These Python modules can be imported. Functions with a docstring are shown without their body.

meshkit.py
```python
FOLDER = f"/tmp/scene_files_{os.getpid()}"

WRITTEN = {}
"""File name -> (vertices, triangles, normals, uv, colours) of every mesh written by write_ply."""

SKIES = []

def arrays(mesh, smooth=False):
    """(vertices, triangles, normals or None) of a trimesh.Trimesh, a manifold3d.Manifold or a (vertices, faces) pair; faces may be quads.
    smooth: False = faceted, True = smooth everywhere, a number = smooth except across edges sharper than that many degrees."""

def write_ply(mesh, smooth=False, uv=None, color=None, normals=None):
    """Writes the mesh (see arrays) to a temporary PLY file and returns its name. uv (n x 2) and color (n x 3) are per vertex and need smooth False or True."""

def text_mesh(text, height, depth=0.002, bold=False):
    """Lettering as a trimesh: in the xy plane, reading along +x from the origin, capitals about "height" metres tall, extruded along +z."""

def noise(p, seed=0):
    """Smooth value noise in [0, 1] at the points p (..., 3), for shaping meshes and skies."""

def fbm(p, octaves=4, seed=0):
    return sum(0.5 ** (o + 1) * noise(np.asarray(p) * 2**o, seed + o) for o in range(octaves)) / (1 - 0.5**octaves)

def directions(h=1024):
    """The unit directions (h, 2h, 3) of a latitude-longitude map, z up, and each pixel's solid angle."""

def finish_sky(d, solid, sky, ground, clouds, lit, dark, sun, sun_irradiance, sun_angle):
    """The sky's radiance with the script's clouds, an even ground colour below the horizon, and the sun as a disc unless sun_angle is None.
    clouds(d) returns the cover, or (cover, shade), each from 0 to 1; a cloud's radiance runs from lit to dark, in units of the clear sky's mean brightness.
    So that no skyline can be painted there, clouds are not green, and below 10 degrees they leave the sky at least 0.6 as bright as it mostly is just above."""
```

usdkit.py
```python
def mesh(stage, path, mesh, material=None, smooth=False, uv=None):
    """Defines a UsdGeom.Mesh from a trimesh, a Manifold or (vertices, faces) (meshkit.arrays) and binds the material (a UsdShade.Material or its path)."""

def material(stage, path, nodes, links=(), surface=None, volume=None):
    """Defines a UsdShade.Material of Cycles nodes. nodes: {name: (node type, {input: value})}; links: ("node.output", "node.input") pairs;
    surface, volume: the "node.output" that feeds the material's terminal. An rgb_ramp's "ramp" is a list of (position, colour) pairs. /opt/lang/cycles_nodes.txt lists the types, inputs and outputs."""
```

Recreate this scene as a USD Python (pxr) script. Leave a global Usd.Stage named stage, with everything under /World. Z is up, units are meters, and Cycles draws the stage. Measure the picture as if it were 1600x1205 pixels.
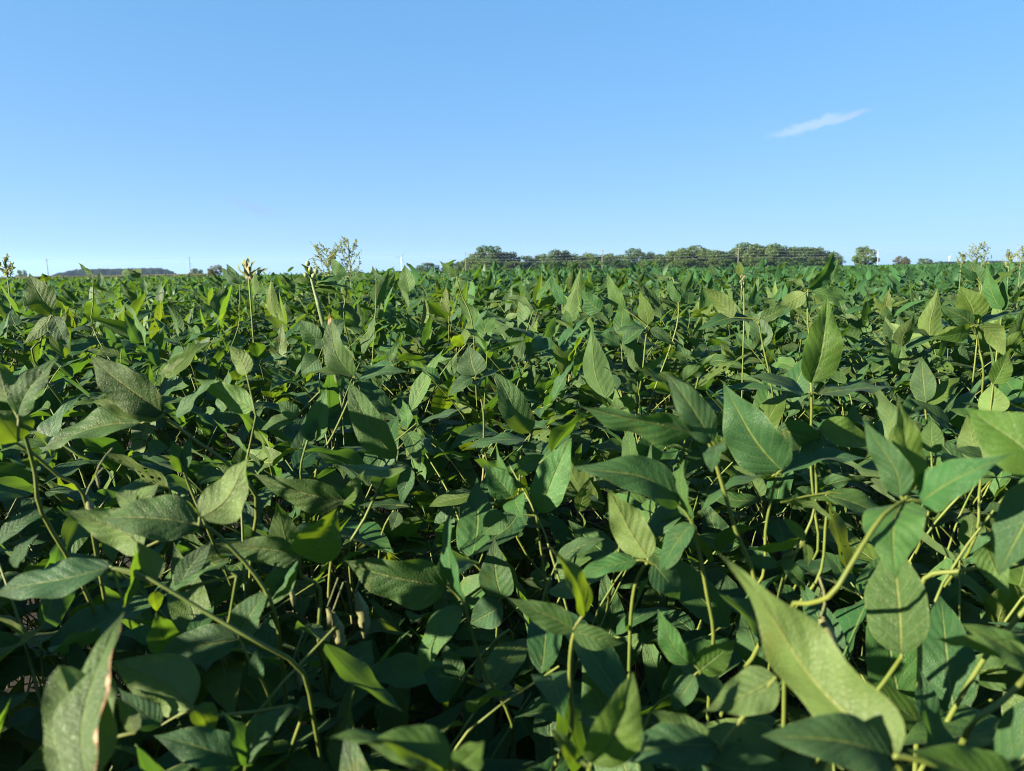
import math
import numpy as np
import usdkit
import meshkit
from pxr import Usd, UsdGeom, UsdShade, UsdLux, Gf, Sdf, Vt

stage = Usd.Stage.CreateInMemory()
UsdGeom.SetStageUpAxis(stage, UsdGeom.Tokens.z)
UsdGeom.SetStageMetersPerUnit(stage, 1.0)
WORLD = UsdGeom.Xform.Define(stage, '/World')
UsdGeom.Scope.Define(stage, '/World/Looks')
PI = math.pi

# ------------------------------------------------------------------ camera
FPX = 1143.0                      # focal length in pixels of the 1600 px wide photograph
EYE = np.array([0.0, 0.0, 1.0])
PITCH, ROLL = math.radians(8.9), math.radians(0.95)
_F = np.array([0, math.cos(PITCH), -math.sin(PITCH)])
_R0 = np.array([1.0, 0, 0])
_U0 = np.cross(_R0, _F)
CR = _R0 * math.cos(ROLL) - _U0 * math.sin(ROLL)
CU = _R0 * math.sin(ROLL) + _U0 * math.cos(ROLL)
cam = UsdGeom.Camera.Define(stage, '/World/camera')
cam.CreateHorizontalApertureAttr(36.0)
cam.CreateVerticalApertureAttr(36.0 * 771 / 1024)
cam.CreateFocalLengthAttr(36.0 * FPX / 1600)
cam.CreateClippingRangeAttr(Gf.Vec2f(0.02, 30000))
cam.CreateFStopAttr(9.5)
cam.CreateFocusDistanceAttr(1.5)
EXPOSURE = 2.5
cam.CreateExposureAttr(EXPOSURE)
cam.AddTransformOp().Set(Gf.Matrix4d(*CR, 0, *CU, 0, *(-_F), 0, *EYE, 1))

# ------------------------------------------------------------------ sun and sky
SUN_EL = math.radians(17)
SUN_AZ = math.atan2(-0.90, -0.36)                # atan2(x, y) of the direction towards the sun: left, a little behind
SUN = np.array([math.sin(SUN_AZ) * math.cos(SUN_EL), math.cos(SUN_AZ) * math.cos(SUN_EL), math.sin(SUN_EL)])
sun = UsdLux.DistantLight.Define(stage, '/World/sun')
sun.CreateIntensityAttr(1.25)
sun.CreateNormalizeAttr(True)
sun.CreateAngleAttr(0.55)
sun.CreateColorAttr(Gf.Vec3f(1.0, 0.89, 0.70))
z = SUN
x = np.cross([0, 0, 1.0], z); x /= np.linalg.norm(x)
y = np.cross(z, x)
sun.AddTransformOp().Set(Gf.Matrix4d(*x, 0, *y, 0, *z, 0, 0, 0, 0, 1))

dome = UsdLux.DomeLight.Define(stage, '/World/sky')
dome.CreateIntensityAttr(1.0)


def pixdir(px, py):
    d = _F + CR * (px - 800) / FPX - CU * (py - 602.5) / FPX
    return d / np.linalg.norm(d)


def cloud_nodes(tag, px, py, ang, half_l, half_w, opacity, colour, nodes, links, prev):
    """A small streak of cloud at a fixed direction of the sky, its cover broken by noise."""
    c = pixdir(px, py)
    e = np.cross(c, [0, 0, 1.0]); e /= np.linalg.norm(e)
    u = np.cross(e, c)
    a = e * math.cos(ang) + u * math.sin(ang)
    b = -e * math.sin(ang) + u * math.cos(ang)
    nodes.update({
        tag + 'dl': ('vector_math', {'math_type': 'dot_product', 'vector2': tuple(a / half_l)}),
        tag + 'dw': ('vector_math', {'math_type': 'dot_product', 'vector2': tuple(b / half_w)}),
        tag + 'df': ('vector_math', {'math_type': 'dot_product', 'vector2': tuple(c)}),
        tag + 'n': ('noise_texture', {'scale': 38.0, 'detail': 6.0, 'roughness': 0.68}),
        tag + 'nn': ('math', {'math_type': 'multiply_add', 'value2': 3.2, 'value3': -1.6}),
        tag + 'w2': ('math', {'math_type': 'add'}),
        tag + 'l2': ('math', {'math_type': 'multiply'}), tag + 'ww': ('math', {'math_type': 'multiply'}),
        tag + 's': ('math', {'math_type': 'add'}),
        tag + 'm': ('map_range', {'range_type': 'smoothstep', 'from_min': 1.0, 'from_max': 0.0, 'to_min': 0.0, 'to_max': opacity, 'clamp': True}),
        tag + 'f': ('math', {'math_type': 'greater_than', 'value2': 0.5}),
        tag + 'mf': ('math', {'math_type': 'multiply'}),
        tag + 'c': ('mix', {'color2': colour}),
    })
    t = tag
    links += [('tc.generated', t + 'dl.vector1'), ('tc.generated', t + 'dw.vector1'), ('tc.generated', t + 'df.vector1'), ('tc.generated', t + 'n.vector'),
              (t + 'n.fac', t + 'nn.value1'), (t + 'nn.value', t + 'w2.value1'), (t + 'dw.value', t + 'w2.value2'),
              (t + 'dl.value', t + 'l2.value1'), (t + 'dl.value', t + 'l2.value2'),
              (t + 'w2.value', t + 'ww.value1'), (t + 'w2.value', t + 'ww.value2'),
              (t + 'l2.value', t + 's.value1'), (t + 'ww.value', t + 's.value2'), (t + 's.value', t + 'm.value'),
              (t + 'df.value', t + 'f.value1'), (t + 'm.result', t + 'mf.value1'), (t + 'f.value', t + 'mf.value2'),
              (t + 'mf.value', t + 'c.fac'), (prev, t + 'c.color1')]
    return t + 'c.color'


SKY_STRENGTH = 0.05
SKY_K = 0.372 / SKY_STRENGTH / 2 ** EXPOSURE
nodes = {'tc': ('texture_coordinate', {}),
         'sky': ('sky_texture', {'sky_type': 'single_scattering', 'sun_disc': False, 'sun_elevation': SUN_EL, 'sun_rotation': SUN_AZ, 'altitude': 200.0,
                                 'air_density': 1.0, 'aerosol_density': 0.5, 'ozone_density': 3.0}),
         'hsv': ('hsv', {'saturation': 1.3, 'value': 1.0}), 'gam': ('gamma', {'gamma': 0.36}),
         'tint': ('mix', {'mix_type': 'multiply', 'fac': 1.0, 'color2': (0.665 * SKY_K, 1.035 * SKY_K, 1.52 * SKY_K)}),
         'bg': ('background_shader', {'strength': SKY_STRENGTH})}
links = [('sky.color', 'hsv.color'), ('hsv.color', 'gam.color'), ('gam.color', 'tint.color1')]
out = 'tint.color'
out = cloud_nodes('ca', 1272, 195, math.radians(11), 0.064, 0.0074, 0.52, (1.80 * SKY_K, 2.25 * SKY_K, 2.3 * SKY_K), nodes, links, out)
out = cloud_nodes('cb', 1338, 178, math.radians(8), 0.022, 0.0045, 0.3, (1.7 * SKY_K, 1.75 * SKY_K, 2.2 * SKY_K), nodes, links, out)
out = cloud_nodes('cc', 395, 324, math.radians(-18), 0.045, 0.007, 0.3, (0.98 * SKY_K, 1.3 * SKY_K, 2.1 * SKY_K), nodes, links, out)
links.append((out, 'bg.color'))
sky_mat = usdkit.material(stage, '/World/Looks/sky', nodes, links, surface='bg.background')
UsdShade.MaterialBindingAPI.Apply(dome.GetPrim()).Bind(sky_mat)


# ------------------------------------------------------------------ helpers
def P(px, py, d):
    """The point seen at pixel (px, py) of the photograph, d metres away along the view axis."""
    return EYE + d * (_F + CR * (px - 800) / FPX - CU * (py - 602.5) / FPX)


def project(p):
    q = np.asarray(p, float) - EYE
    d = q @ _F
    dd = np.where(np.abs(d) < 1e-6, 1e-6, d)
    return 800 + FPX * (q @ CR) / dd, 602.5 - FPX * (q @ CU) / dd, d


def HOR(px):
    return 424 - 0.0166 * (px - 800)


_names = {}


def numbered(parent, name):
    k = (str(parent), name)
    n = _names.get(k, 0)
    _names[k] = n + 1
    return f'{parent}/{name}' if n == 0 else f'{parent}/{name}_{n:03d}'


def tag(prim, label=None, cat=None, group=None, kind=None):
    for k, v in (('label', label), ('category', cat), ('group', group), ('kind', kind)):
        if v:
            prim.SetCustomDataByKey(k, v)


def thing(name, loc, label=None, cat=None, group=None):
    x = UsdGeom.Xform.Define(stage, numbered('/World', name))
    x.AddTranslateOp().Set(Gf.Vec3d(*map(float, loc)))
    tag(x.GetPrim(), label, cat, group)
    return x.GetPrim()


def vnormals(v, f):
    n = np.zeros_like(v)
    c = np.cross(v[f[:, 1]] - v[f[:, 0]], v[f[:, 2]] - v[f[:, 0]])
    for k in range(3):
        np.add.at(n, f[:, k], c)
    l = np.linalg.norm(n, axis=1, keepdims=True)
    return np.where(l > 0, n / np.maximum(l, 1e-30), [0, 0, 1.0])


def put(parent, name, vf, mat, smooth=True, uv=None):
    """One Mesh prim of one or more pieces (v, f[, uv])."""
    path = numbered(parent.GetPath() if hasattr(parent, 'GetPath') else parent, name)
    v, f = np.asarray(vf[0], float), np.asarray(vf[1], int)
    if uv is None and len(vf) > 2:
        uv = vf[2]
    m = UsdGeom.Mesh.Define(stage, path)
    m.CreatePointsAttr(Vt.Vec3fArray.FromNumpy(v.astype(np.float32)))
    m.CreateFaceVertexCountsAttr(Vt.IntArray.FromNumpy(np.full(len(f), 3, np.int32)))
    m.CreateFaceVertexIndicesAttr(Vt.IntArray.FromNumpy(f.astype(np.int32).ravel()))
    m.CreateSubdivisionSchemeAttr('none')
    if smooth:
        m.CreateNormalsAttr(Vt.Vec3fArray.FromNumpy(vnormals(v, f).astype(np.float32)))
        m.SetNormalsInterpolation('vertex')
    if uv is not None:
        UsdGeom.PrimvarsAPI(m).CreatePrimvar('st', Sdf.ValueTypeNames.TexCoord2fArray, 'vertex').Set(Vt.Vec2fArray.FromNumpy(np.asarray(uv, np.float32)))
    UsdShade.MaterialBindingAPI.Apply(m.GetPrim()).Bind(mat)
    return m.GetPrim()


def join(parts):
    vs, fs, us, n = [], [], [], 0
    for p in parts:
        vs.append(p[0]); fs.append(np.asarray(p[1]) + n); n += len(p[0])
        us.append(p[2] if len(p) > 2 else np.zeros((len(p[0]), 2)))
    return np.vstack(vs), np.vstack(fs), np.vstack(us)


def tube(points, radii, sides=6, cap=True):
    p = np.asarray(points, float)
    r = np.broadcast_to(np.asarray(radii, float), (len(p),))
    t = np.gradient(p, axis=0)
    t /= np.linalg.norm(t, axis=1, keepdims=True) + 1e-12
    ref = np.array([0, 0, 1.0]) if abs(t.mean(0)[2]) < 0.9 * np.linalg.norm(t.mean(0)) else np.array([1.0, 0, 0])
    a = np.cross(t, ref); a /= np.linalg.norm(a, axis=1, keepdims=True) + 1e-12
    b = np.cross(t, a)
    ang = np.arange(sides) * 2 * PI / sides
    v = (p[:, None] + r[:, None, None] * (np.cos(ang)[None, :, None] * a[:, None] + np.sin(ang)[None, :, None] * b[:, None])).reshape(-1, 3)
    f = []
    for i in range(len(p) - 1):
        for j in range(sides):
            q = (i * sides + j, i * sides + (j + 1) % sides, (i + 1) * sides + (j + 1) % sides, (i + 1) * sides + j)
            f += [(q[0], q[2], q[1]), (q[0], q[3], q[2])]
    if cap:
        n = len(v)
        v = np.vstack([v, p[-1] + t[-1] * r[-1] * 0.6])
        o = (len(p) - 1) * sides
        f += [(o + j, n, o + (j + 1) % sides) for j in range(sides)]
    return v, np.array(f)


def spline(pts, n):
    """Catmull-Rom through the points."""
    p = np.asarray(pts, float)
    if len(p) == 2:
        return p[0] + (p[1] - p[0]) * np.linspace(0, 1, n)[:, None]
    q = np.vstack([2 * p[0] - p[1], p, 2 * p[-1] - p[-2]])
    t = np.linspace(0, len(p) - 1 - 1e-9, n)
    i = t.astype(int); s = (t - i)[:, None]
    a, b, c, d = q[i], q[i + 1], q[i + 2], q[i + 3]
    return 0.5 * (2 * b + (c - a) * s + (2 * a - 5 * b + 4 * c - d) * s ** 2 + (3 * b - a - 3 * c + d) * s ** 3)


def leaflet(L, W, fold=0.25, curl=0.3, twist=0.0, wave=0.03, nl=9, nw=4, belly=0.34, phase=0.0, quilt=0.0, bend=0.0):
    """A soybean leaflet: base at the origin, running along +y, upper face +z."""
    t = np.linspace(0, 1, nl + 1) ** 1.05
    pb = 0.62
    pa = pb * (1 - belly) / belly
    w = t ** pb * (1 - t) ** pa
    tm = pb / (pb + pa)
    w = w / (tm ** pb * (1 - tm) ** pa) * W / 2
    w[0] = 0.03 * W
    w[-1] = 0.004 * W
    u = np.linspace(-1, 1, nw + 1)
    ang = curl * (t - 0.25) * 1.4
    dt = np.diff(t, prepend=0) * L
    yy, zz = np.cumsum(dt * np.cos(ang)), np.cumsum(dt * np.sin(-ang))
    tw = twist * t
    T, U = np.meshgrid(t, u, indexing='ij')
    X = U * w[:, None]
    sway = (bend * L * (np.sin(PI * t) + 0.35 * np.sin(2 * PI * t)))[:, None]
    sagz = fold * np.abs(X) ** 1.0 * (1 - 0.35 * np.abs(U)) + wave * L * np.sin(2 * PI * (T * 2.3 + phase) + np.sign(U) * 1.3) * np.abs(U) ** 1.5 * (4 * T * (1 - T))
    if quilt:
        ph = (T * 8 - np.abs(U) * 2.0)
        sagz = sagz + quilt * np.abs(np.sin(PI * ph)) ** 0.7 * (1 - np.abs(U) ** 4) * np.minimum(1, np.abs(U) * 6) * (1 - T ** 6)
    ct, st = np.cos(tw)[:, None], np.sin(tw)[:, None]
    Xr, Zr = X * ct - sagz * st + sway, X * st + sagz * ct
    # Zr is along the bent normal
    V = np.stack([Xr, yy[:, None] + Zr * np.sin(ang)[:, None], zz[:, None] + Zr * np.cos(ang)[:, None]], -1).reshape(-1, 3)
    uv = np.stack([U * 0.5 + 0.5, T], -1).reshape(-1, 2)
    f = []
    m = nw + 1
    for i in range(nl):
        for j in range(nw):
            a, b, c, d = i * m + j, i * m + j + 1, (i + 1) * m + j + 1, (i + 1) * m + j
            f += [(a, b, c), (a, c, d)]
    return V, np.array(f), uv


def cross3(a, b):
    return np.array([a[1] * b[2] - a[2] * b[1], a[2] * b[0] - a[0] * b[2], a[0] * b[1] - a[1] * b[0]])


def frame(axis, normal):
    y = axis / math.sqrt(axis[0] ** 2 + axis[1] ** 2 + axis[2] ** 2)
    x = cross3(y, normal); x /= math.sqrt(x[0] ** 2 + x[1] ** 2 + x[2] ** 2) + 1e-12
    return np.stack([x, y, cross3(x, y)])            # rows: across, along, normal


def moved(vf, M, o):
    return (vf[0] @ M + o, *vf[1:])


# ------------------------------------------------------------------ materials
def leaf_material(name, front, back, trans, vein, tw=0.34, rough=0.5, damage=None, eaten=False, relief=1.15):
    n = {
        'uv': ('uvmap', {'attribute': 'st'}), 'geo': ('geometry', {}), 'oi': ('object_info', {}),
        'sx': ('separate_xyz', {}),
        'uc': ('math', {'math_type': 'subtract', 'value2': 0.5}), 'ua': ('math', {'math_type': 'absolute'}),
        'k': ('math', {'math_type': 'multiply', 'value2': -4.0}),
        'ph': ('math', {'math_type': 'multiply_add', 'value2': 8.0}),
        'fr': ('math', {'math_type': 'fraction'}), 'fc': ('math', {'math_type': 'subtract', 'value2': 0.5}), 'fa': ('math', {'math_type': 'absolute'}),
        'lat': ('map_range', {'range_type': 'smoothstep', 'from_min': 0.44, 'from_max': 0.5, 'to_max': 0.36 * relief ** .5, 'clamp': True}),
        'mid': ('map_range', {'range_type': 'smoothstep', 'from_min': 0.035, 'from_max': 0.008, 'clamp': True}),
        'vn': ('math', {'math_type': 'maximum'}),
        'cs': ('combine_xyz', {}), 'cx': ('math', {'math_type': 'multiply', 'value2': 22.0}), 'cy': ('math', {'math_type': 'multiply', 'value2': 46.0}),
        'vor': ('voronoi_texture', {'feature': 'distance_to_edge', 'scale': 1.0}),
        'n1': ('noise_texture', {'scale': 9.0, 'detail': 2.0}), 'n2': ('noise_texture', {'scale': 70.0, 'detail': 3.0, 'roughness': 0.65}),
        'var': ('map_range', {'from_min': 0.3, 'from_max': 0.7, 'to_min': 0.72, 'to_max': 1.3, 'clamp': True}),
        'var2': ('map_range', {'from_min': 0.3, 'from_max': 0.7, 'to_min': 0.88, 'to_max': 1.12, 'clamp': True}),
        'vv': ('math', {'math_type': 'multiply'}),
        'fb': ('mix', {'color1': front, 'color2': back}),
        'vs': ('vector_math', {'math_type': 'scale'}),
        'vc': ('mix', {'color2': vein}),
        'hs': ('hsv', {'saturation': 1.0, 'value': 1.0}),
        'hue': ('map_range', {'from_min': 0.0, 'from_max': 1.0, 'to_min': 0.478, 'to_max': 0.512}),
        # fine pale flecks
        'fl': ('voronoi_texture', {'feature': 'f1', 'scale': 150.0}),
        'flm': ('map_range', {'range_type': 'smoothstep', 'from_min': 0.13, 'from_max': 0.06, 'to_max': 0.3, 'clamp': True}),
        'rim': ('map_range', {'range_type': 'smoothstep', 'from_min': 0.462, 'from_max': 0.5, 'to_max': 0.4, 'clamp': True}), 'vr': ('math', {'math_type': 'maximum'}),
        'yn': ('noise_texture', {'scale': 26.0, 'detail': 4.0, 'roughness': 0.7}), 'ym': ('map_range', {'range_type': 'smoothstep', 'from_min': 0.56, 'from_max': 0.74, 'to_max': 0.5, 'clamp': True}), 'bm': ('map_range', {'range_type': 'smoothstep', 'from_min': 0.715, 'from_max': 0.76, 'to_max': 0.85, 'clamp': True}), 'bc': ('mix', {'color2': (0.075, 0.045, 0.018)}),
        'yc': ('mix', {'color2': (0.070, 0.083, 0.012)}),
        'flg': ('map_range', {'from_min': 0.52, 'from_max': 0.6, 'clamp': True}),
        'flx': ('math', {'math_type': 'multiply'}),
        'fc2': ('mix', {'color2': (0.105, 0.132, 0.04)}),
        # relief
        'dome': ('math', {'math_type': 'multiply', 'value2': -0.55}),
        'h1': ('math', {'math_type': 'multiply_add', 'value2': 0.55}),
        'h2': ('math', {'math_type': 'multiply_add', 'value2': -0.5}),
        'bump': ('bump', {'strength': 0.75, 'distance': 0.0014 * relief}),
        'wn': ('noise_texture', {'scale': 45.0, 'detail': 1.0}), 'wm': ('math', {'math_type': 'multiply_add', 'value2': 0.9}),
        'pr': ('principled_bsdf', {'roughness': rough, 'specular_ior_level': 0.18, 'sheen_weight': 0.02, 'sheen_roughness': 0.4}),
        'tc': ('mix', {'mix_type': 'multiply', 'fac': 1.0, 'color1': trans}),
        'tvar': ('mix', {'color2': (0.55, 0.55, 0.3), 'color1': (1, 1, 1)}),
        'tr': ('translucent_bsdf', {}),
        'mx': ('mix_closure', {'fac': tw}),
    }
    l = [('uv.UV', 'sx.vector'), ('sx.x', 'uc.value1'), ('uc.value', 'ua.value1'), ('ua.value', 'k.value1'), ('sx.y', 'ph.value1'), ('geo.position', 'wn.vector'), ('wn.fac', 'wm.value1'), ('k.value', 'wm.value3'), ('wm.value', 'ph.value3'),
         ('ph.value', 'fr.value1'), ('fr.value', 'fc.value1'), ('fc.value', 'fa.value1'), ('fa.value', 'lat.value'), ('ua.value', 'mid.value'),
         ('lat.result', 'vn.value1'), ('mid.result', 'vn.value2'),
         ('sx.x', 'cx.value1'), ('sx.y', 'cy.value1'), ('cx.value', 'cs.x'), ('cy.value', 'cs.y'), ('oi.random', 'cs.z'), ('cs.vector', 'vor.vector'),
         ('geo.position', 'n1.vector'), ('geo.position', 'n2.vector'), ('n1.fac', 'var.value'), ('n2.fac', 'var2.value'), ('var.result', 'vv.value1'), ('var2.result', 'vv.value2'),
         ('geo.backfacing', 'fb.fac'), ('fb.color', 'vs.vector1'), ('vv.value', 'vs.scale'), ('vs.vector', 'vc.color1'),
         ('ua.value', 'rim.value'), ('vn.value', 'vr.value1'), ('rim.result', 'vr.value2'), ('vr.value', 'vc.fac'), ('geo.position', 'yn.vector'), ('yn.fac', 'ym.value'), ('ym.result', 'yc.fac'), ('vc.color', 'yc.color1'), ('yc.color', 'bc.color1'), ('yn.fac', 'bm.value'), ('bm.result', 'bc.fac'), ('bc.color', 'hs.color'), ('oi.random', 'hue.value'), ('hue.result', 'hs.hue'),
         ('geo.position', 'fl.vector'), ('fl.distance', 'flm.value'), ('n1.fac', 'flg.value'), ('flm.result', 'flx.value1'), ('flg.result', 'flx.value2'),
         ('flx.value', 'fc2.fac'), ('hs.color', 'fc2.color1'),
         ('fa.value', 'dome.value1'), ('vor.distance', 'h1.value1'), ('dome.value', 'h1.value3'), ('mid.result', 'h2.value1'), ('h1.value', 'h2.value3'), ('h2.value', 'bump.height'),
         ('bump.normal', 'pr.normal'), ('vn.value', 'tvar.fac'), ('tvar.color', 'tc.color2'), ('tc.color', 'tr.color'), ('tr.BSDF', 'mx.closure2'), ('pr.BSDF', 'mx.closure1')]
    col = 'fc2.color'
    if damage:
        n.update({'dn': ('noise_texture', {'scale': 160.0, 'detail': 3.0}), 'dm': ('math', {'math_type': 'multiply_add', 'value2': 0.35}),
                  'dx': ('map_range', {'range_type': 'smoothstep', 'from_min': damage[1], 'from_max': damage[1] + 0.05, 'clamp': True}),
                  'dr': ('rgb_ramp', {'ramp': [(0.3, (0.02, 0.010, 0.005)), (0.5, (0.18, 0.095, 0.045)), (0.7, (0.34, 0.26, 0.155))]}),
                  'dc': ('mix', {})})
        l += [('geo.position', 'dn.vector'), ('dn.fac', 'dm.value1'), (damage[0], 'dm.value3'), ('dm.value', 'dx.value'), ('dn.fac', 'dr.fac'), ('dr.color', 'dc.color2'), ('dx.result', 'dc.fac'), (col, 'dc.color1')]
        col = 'dc.color'
    l.append((col, 'pr.base_color'))
    surf = 'mx.closure'
    if eaten:
        n.update({'ev': ('voronoi_texture', {'feature': 'smooth_f1', 'scale': 90.0, 'smoothness': 0.4}), 'en': ('map_range', {'range_type': 'smoothstep', 'from_min': 0.30, 'from_max': 0.25, 'clamp': True}),
                  'eg': ('map_range', {'from_min': 0.46, 'from_max': 0.5, 'clamp': True}), 'ex': ('math', {'math_type': 'multiply'}),
                  'tp': ('transparent_bsdf', {}), 'em': ('mix_closure', {})})
        l += [('geo.position', 'ev.vector'), ('ev.distance', 'en.value'), ('n1.fac', 'eg.value'), ('en.result', 'ex.value1'), ('eg.result', 'ex.value2'), ('ex.value', 'em.fac'), ('mx.closure', 'em.closure1'), ('tp.BSDF', 'em.closure2')]
        surf = 'em.closure'
    return usdkit.material(stage, '/World/Looks/' + name, n, l, surface=surf)


VEIN = (0.0858, 0.1254, 0.0330)
LEAF = {
    'g': leaf_material('leaf_green', (0.029, 0.074, 0.018), (0.055, 0.100, 0.036), (0.105, 0.200, 0.010), VEIN),
    'd': leaf_material('leaf_deep_green', (0.021, 0.062, 0.019), (0.047, 0.087, 0.035), (0.075, 0.170, 0.011), VEIN),
    'y': leaf_material('leaf_yellow_green', (0.041, 0.080, 0.012), (0.064, 0.102, 0.026), (0.150, 0.235, 0.007), VEIN, tw=0.38),
    'b': leaf_material('leaf_blue_green', (0.024, 0.062, 0.022), (0.049, 0.086, 0.040), (0.075, 0.165, 0.014), VEIN),
    'p': leaf_material('leaf_pale', (0.044, 0.088, 0.020), (0.066, 0.114, 0.031), (0.130, 0.215, 0.011), (0.106, 0.139, 0.040)),
    'o': leaf_material('leaf_tip_brown', (0.0396, 0.0713, 0.0198), (0.0594, 0.0891, 0.0330), (0.1122, 0.1716, 0.0132), VEIN, damage=('sx.y', 1.0)),
    'e': leaf_material('leaf_edge_brown', (0.0396, 0.0713, 0.0198), (0.0594, 0.0891, 0.0330), (0.1122, 0.1716, 0.0132), VEIN, damage=('sx.x', 1.1)),
    'q': leaf_material('leaf_quilted', (0.0264, 0.0620, 0.0158), (0.0528, 0.0871, 0.0304), (0.1056, 0.1782, 0.0092), (0.0990, 0.1320, 0.0396), relief=1.8, rough=0.56),
    'h': leaf_material('leaf_insect_eaten', (0.0396, 0.0713, 0.0119), (0.0594, 0.0924, 0.0264), (0.1386, 0.1980, 0.0079), VEIN, eaten=True),
}


def plain(name, c1, c2, scale=30.0, rough=0.6, bump=0.0, trans=None, tw=0.3, spec=0.3):
    n = {'geo': ('geometry', {}), 'n1': ('noise_texture', {'scale': scale, 'detail': 3.0}), 'r': ('rgb_ramp', {'ramp': [(0.3, c1), (0.7, c2)]}),
         'pr': ('principled_bsdf', {'roughness': rough, 'specular_ior_level': spec})}
    l = [('geo.position', 'n1.vector'), ('n1.fac', 'r.fac'), ('r.color', 'pr.base_color')]
    if bump:
        n['b'] = ('bump', {'strength': 0.6, 'distance': bump}); l += [('n1.fac', 'b.height'), ('b.normal', 'pr.normal')]
    s = 'pr.BSDF'
    if trans:
        n.update({'tr': ('translucent_bsdf', {'color': trans}), 'mx': ('mix_closure', {'fac': tw})}); l += [('pr.BSDF', 'mx.closure1'), ('tr.BSDF', 'mx.closure2')]; s = 'mx.closure'
    return usdkit.material(stage, '/World/Looks/' + name, n, l, surface=s)


def canopy_material(name, cols, trans, tw=0.32):
    """Leaves of the joined far plants: each leaf its own tone."""
    n = {'geo': ('geometry', {}), 'r': ('rgb_ramp', {'ramp': cols}), 'n': ('noise_texture', {'scale': 0.35, 'detail': 2.0}),
         'a': ('math', {'math_type': 'multiply_add', 'value2': 0.8, 'value3': -0.4}), 'ad': ('math', {'math_type': 'add'}),
         'hs': ('hsv', {'saturation': 1.0, 'value': 1.5}), 'bk': ('mix', {}),
         'pr': ('principled_bsdf', {'roughness': 0.5, 'specular_ior_level': 0.18, 'sheen_weight': 0.02}), 'tr': ('translucent_bsdf', {'color': trans}), 'mx': ('mix_closure', {'fac': tw})}
    l = [('geo.position', 'n.vector'), ('n.fac', 'a.value1'), ('a.value', 'ad.value1'), ('geo.random_per_island', 'ad.value2'), ('ad.value', 'r.fac'), ('r.color', 'hs.color'),
         ('r.color', 'bk.color1'), ('hs.color', 'bk.color2'), ('geo.backfacing', 'bk.fac'), ('bk.color', 'pr.base_color'), ('pr.BSDF', 'mx.closure1'), ('tr.BSDF', 'mx.closure2')]
    return usdkit.material(stage, '/World/Looks/' + name, n, l, surface='mx.closure')


CANOPY = canopy_material('canopy_leaves', [(0.0, (0.021, 0.060, 0.021)), (0.4, (0.029, 0.070, 0.019)), (0.75, (0.036, 0.076, 0.017)), (1.0, (0.050, 0.088, 0.025))], (0.095, 0.180, 0.011))
PETIOLE = plain('petiole_green', (0.0561, 0.0858, 0.0132), (0.1089, 0.1254, 0.0224), 25.0, 0.6, trans=(0.1716, 0.1980, 0.0132), tw=0.12, bump=0.0006)
STEM = plain('stem_olive', (0.0660, 0.0792, 0.0231), (0.1254, 0.1122, 0.0495), 40.0, 0.65)
POD = plain('pod_fuzzy', (0.0660, 0.0792, 0.0264), (0.1188, 0.1122, 0.0462), 220.0, 0.8, bump=0.0008)
SOIL = plain('field_soil', (0.006, 0.0048, 0.0032), (0.013, 0.0105, 0.007), 18.0, 0.95, bump=0.02)
GRASS = plain('grassland', (0.0396, 0.0561, 0.0185), (0.0792, 0.0792, 0.0330), 0.02, 0.95)
WOOD = plain('pole_wood', (0.10, 0.09, 0.075), (0.18, 0.165, 0.14), 6.0, 0.8)
METAL = plain('wire_metal', (0.2310, 0.2310, 0.2376), (0.2970, 0.2970, 0.3036), 3.0, 0.5)
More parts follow.
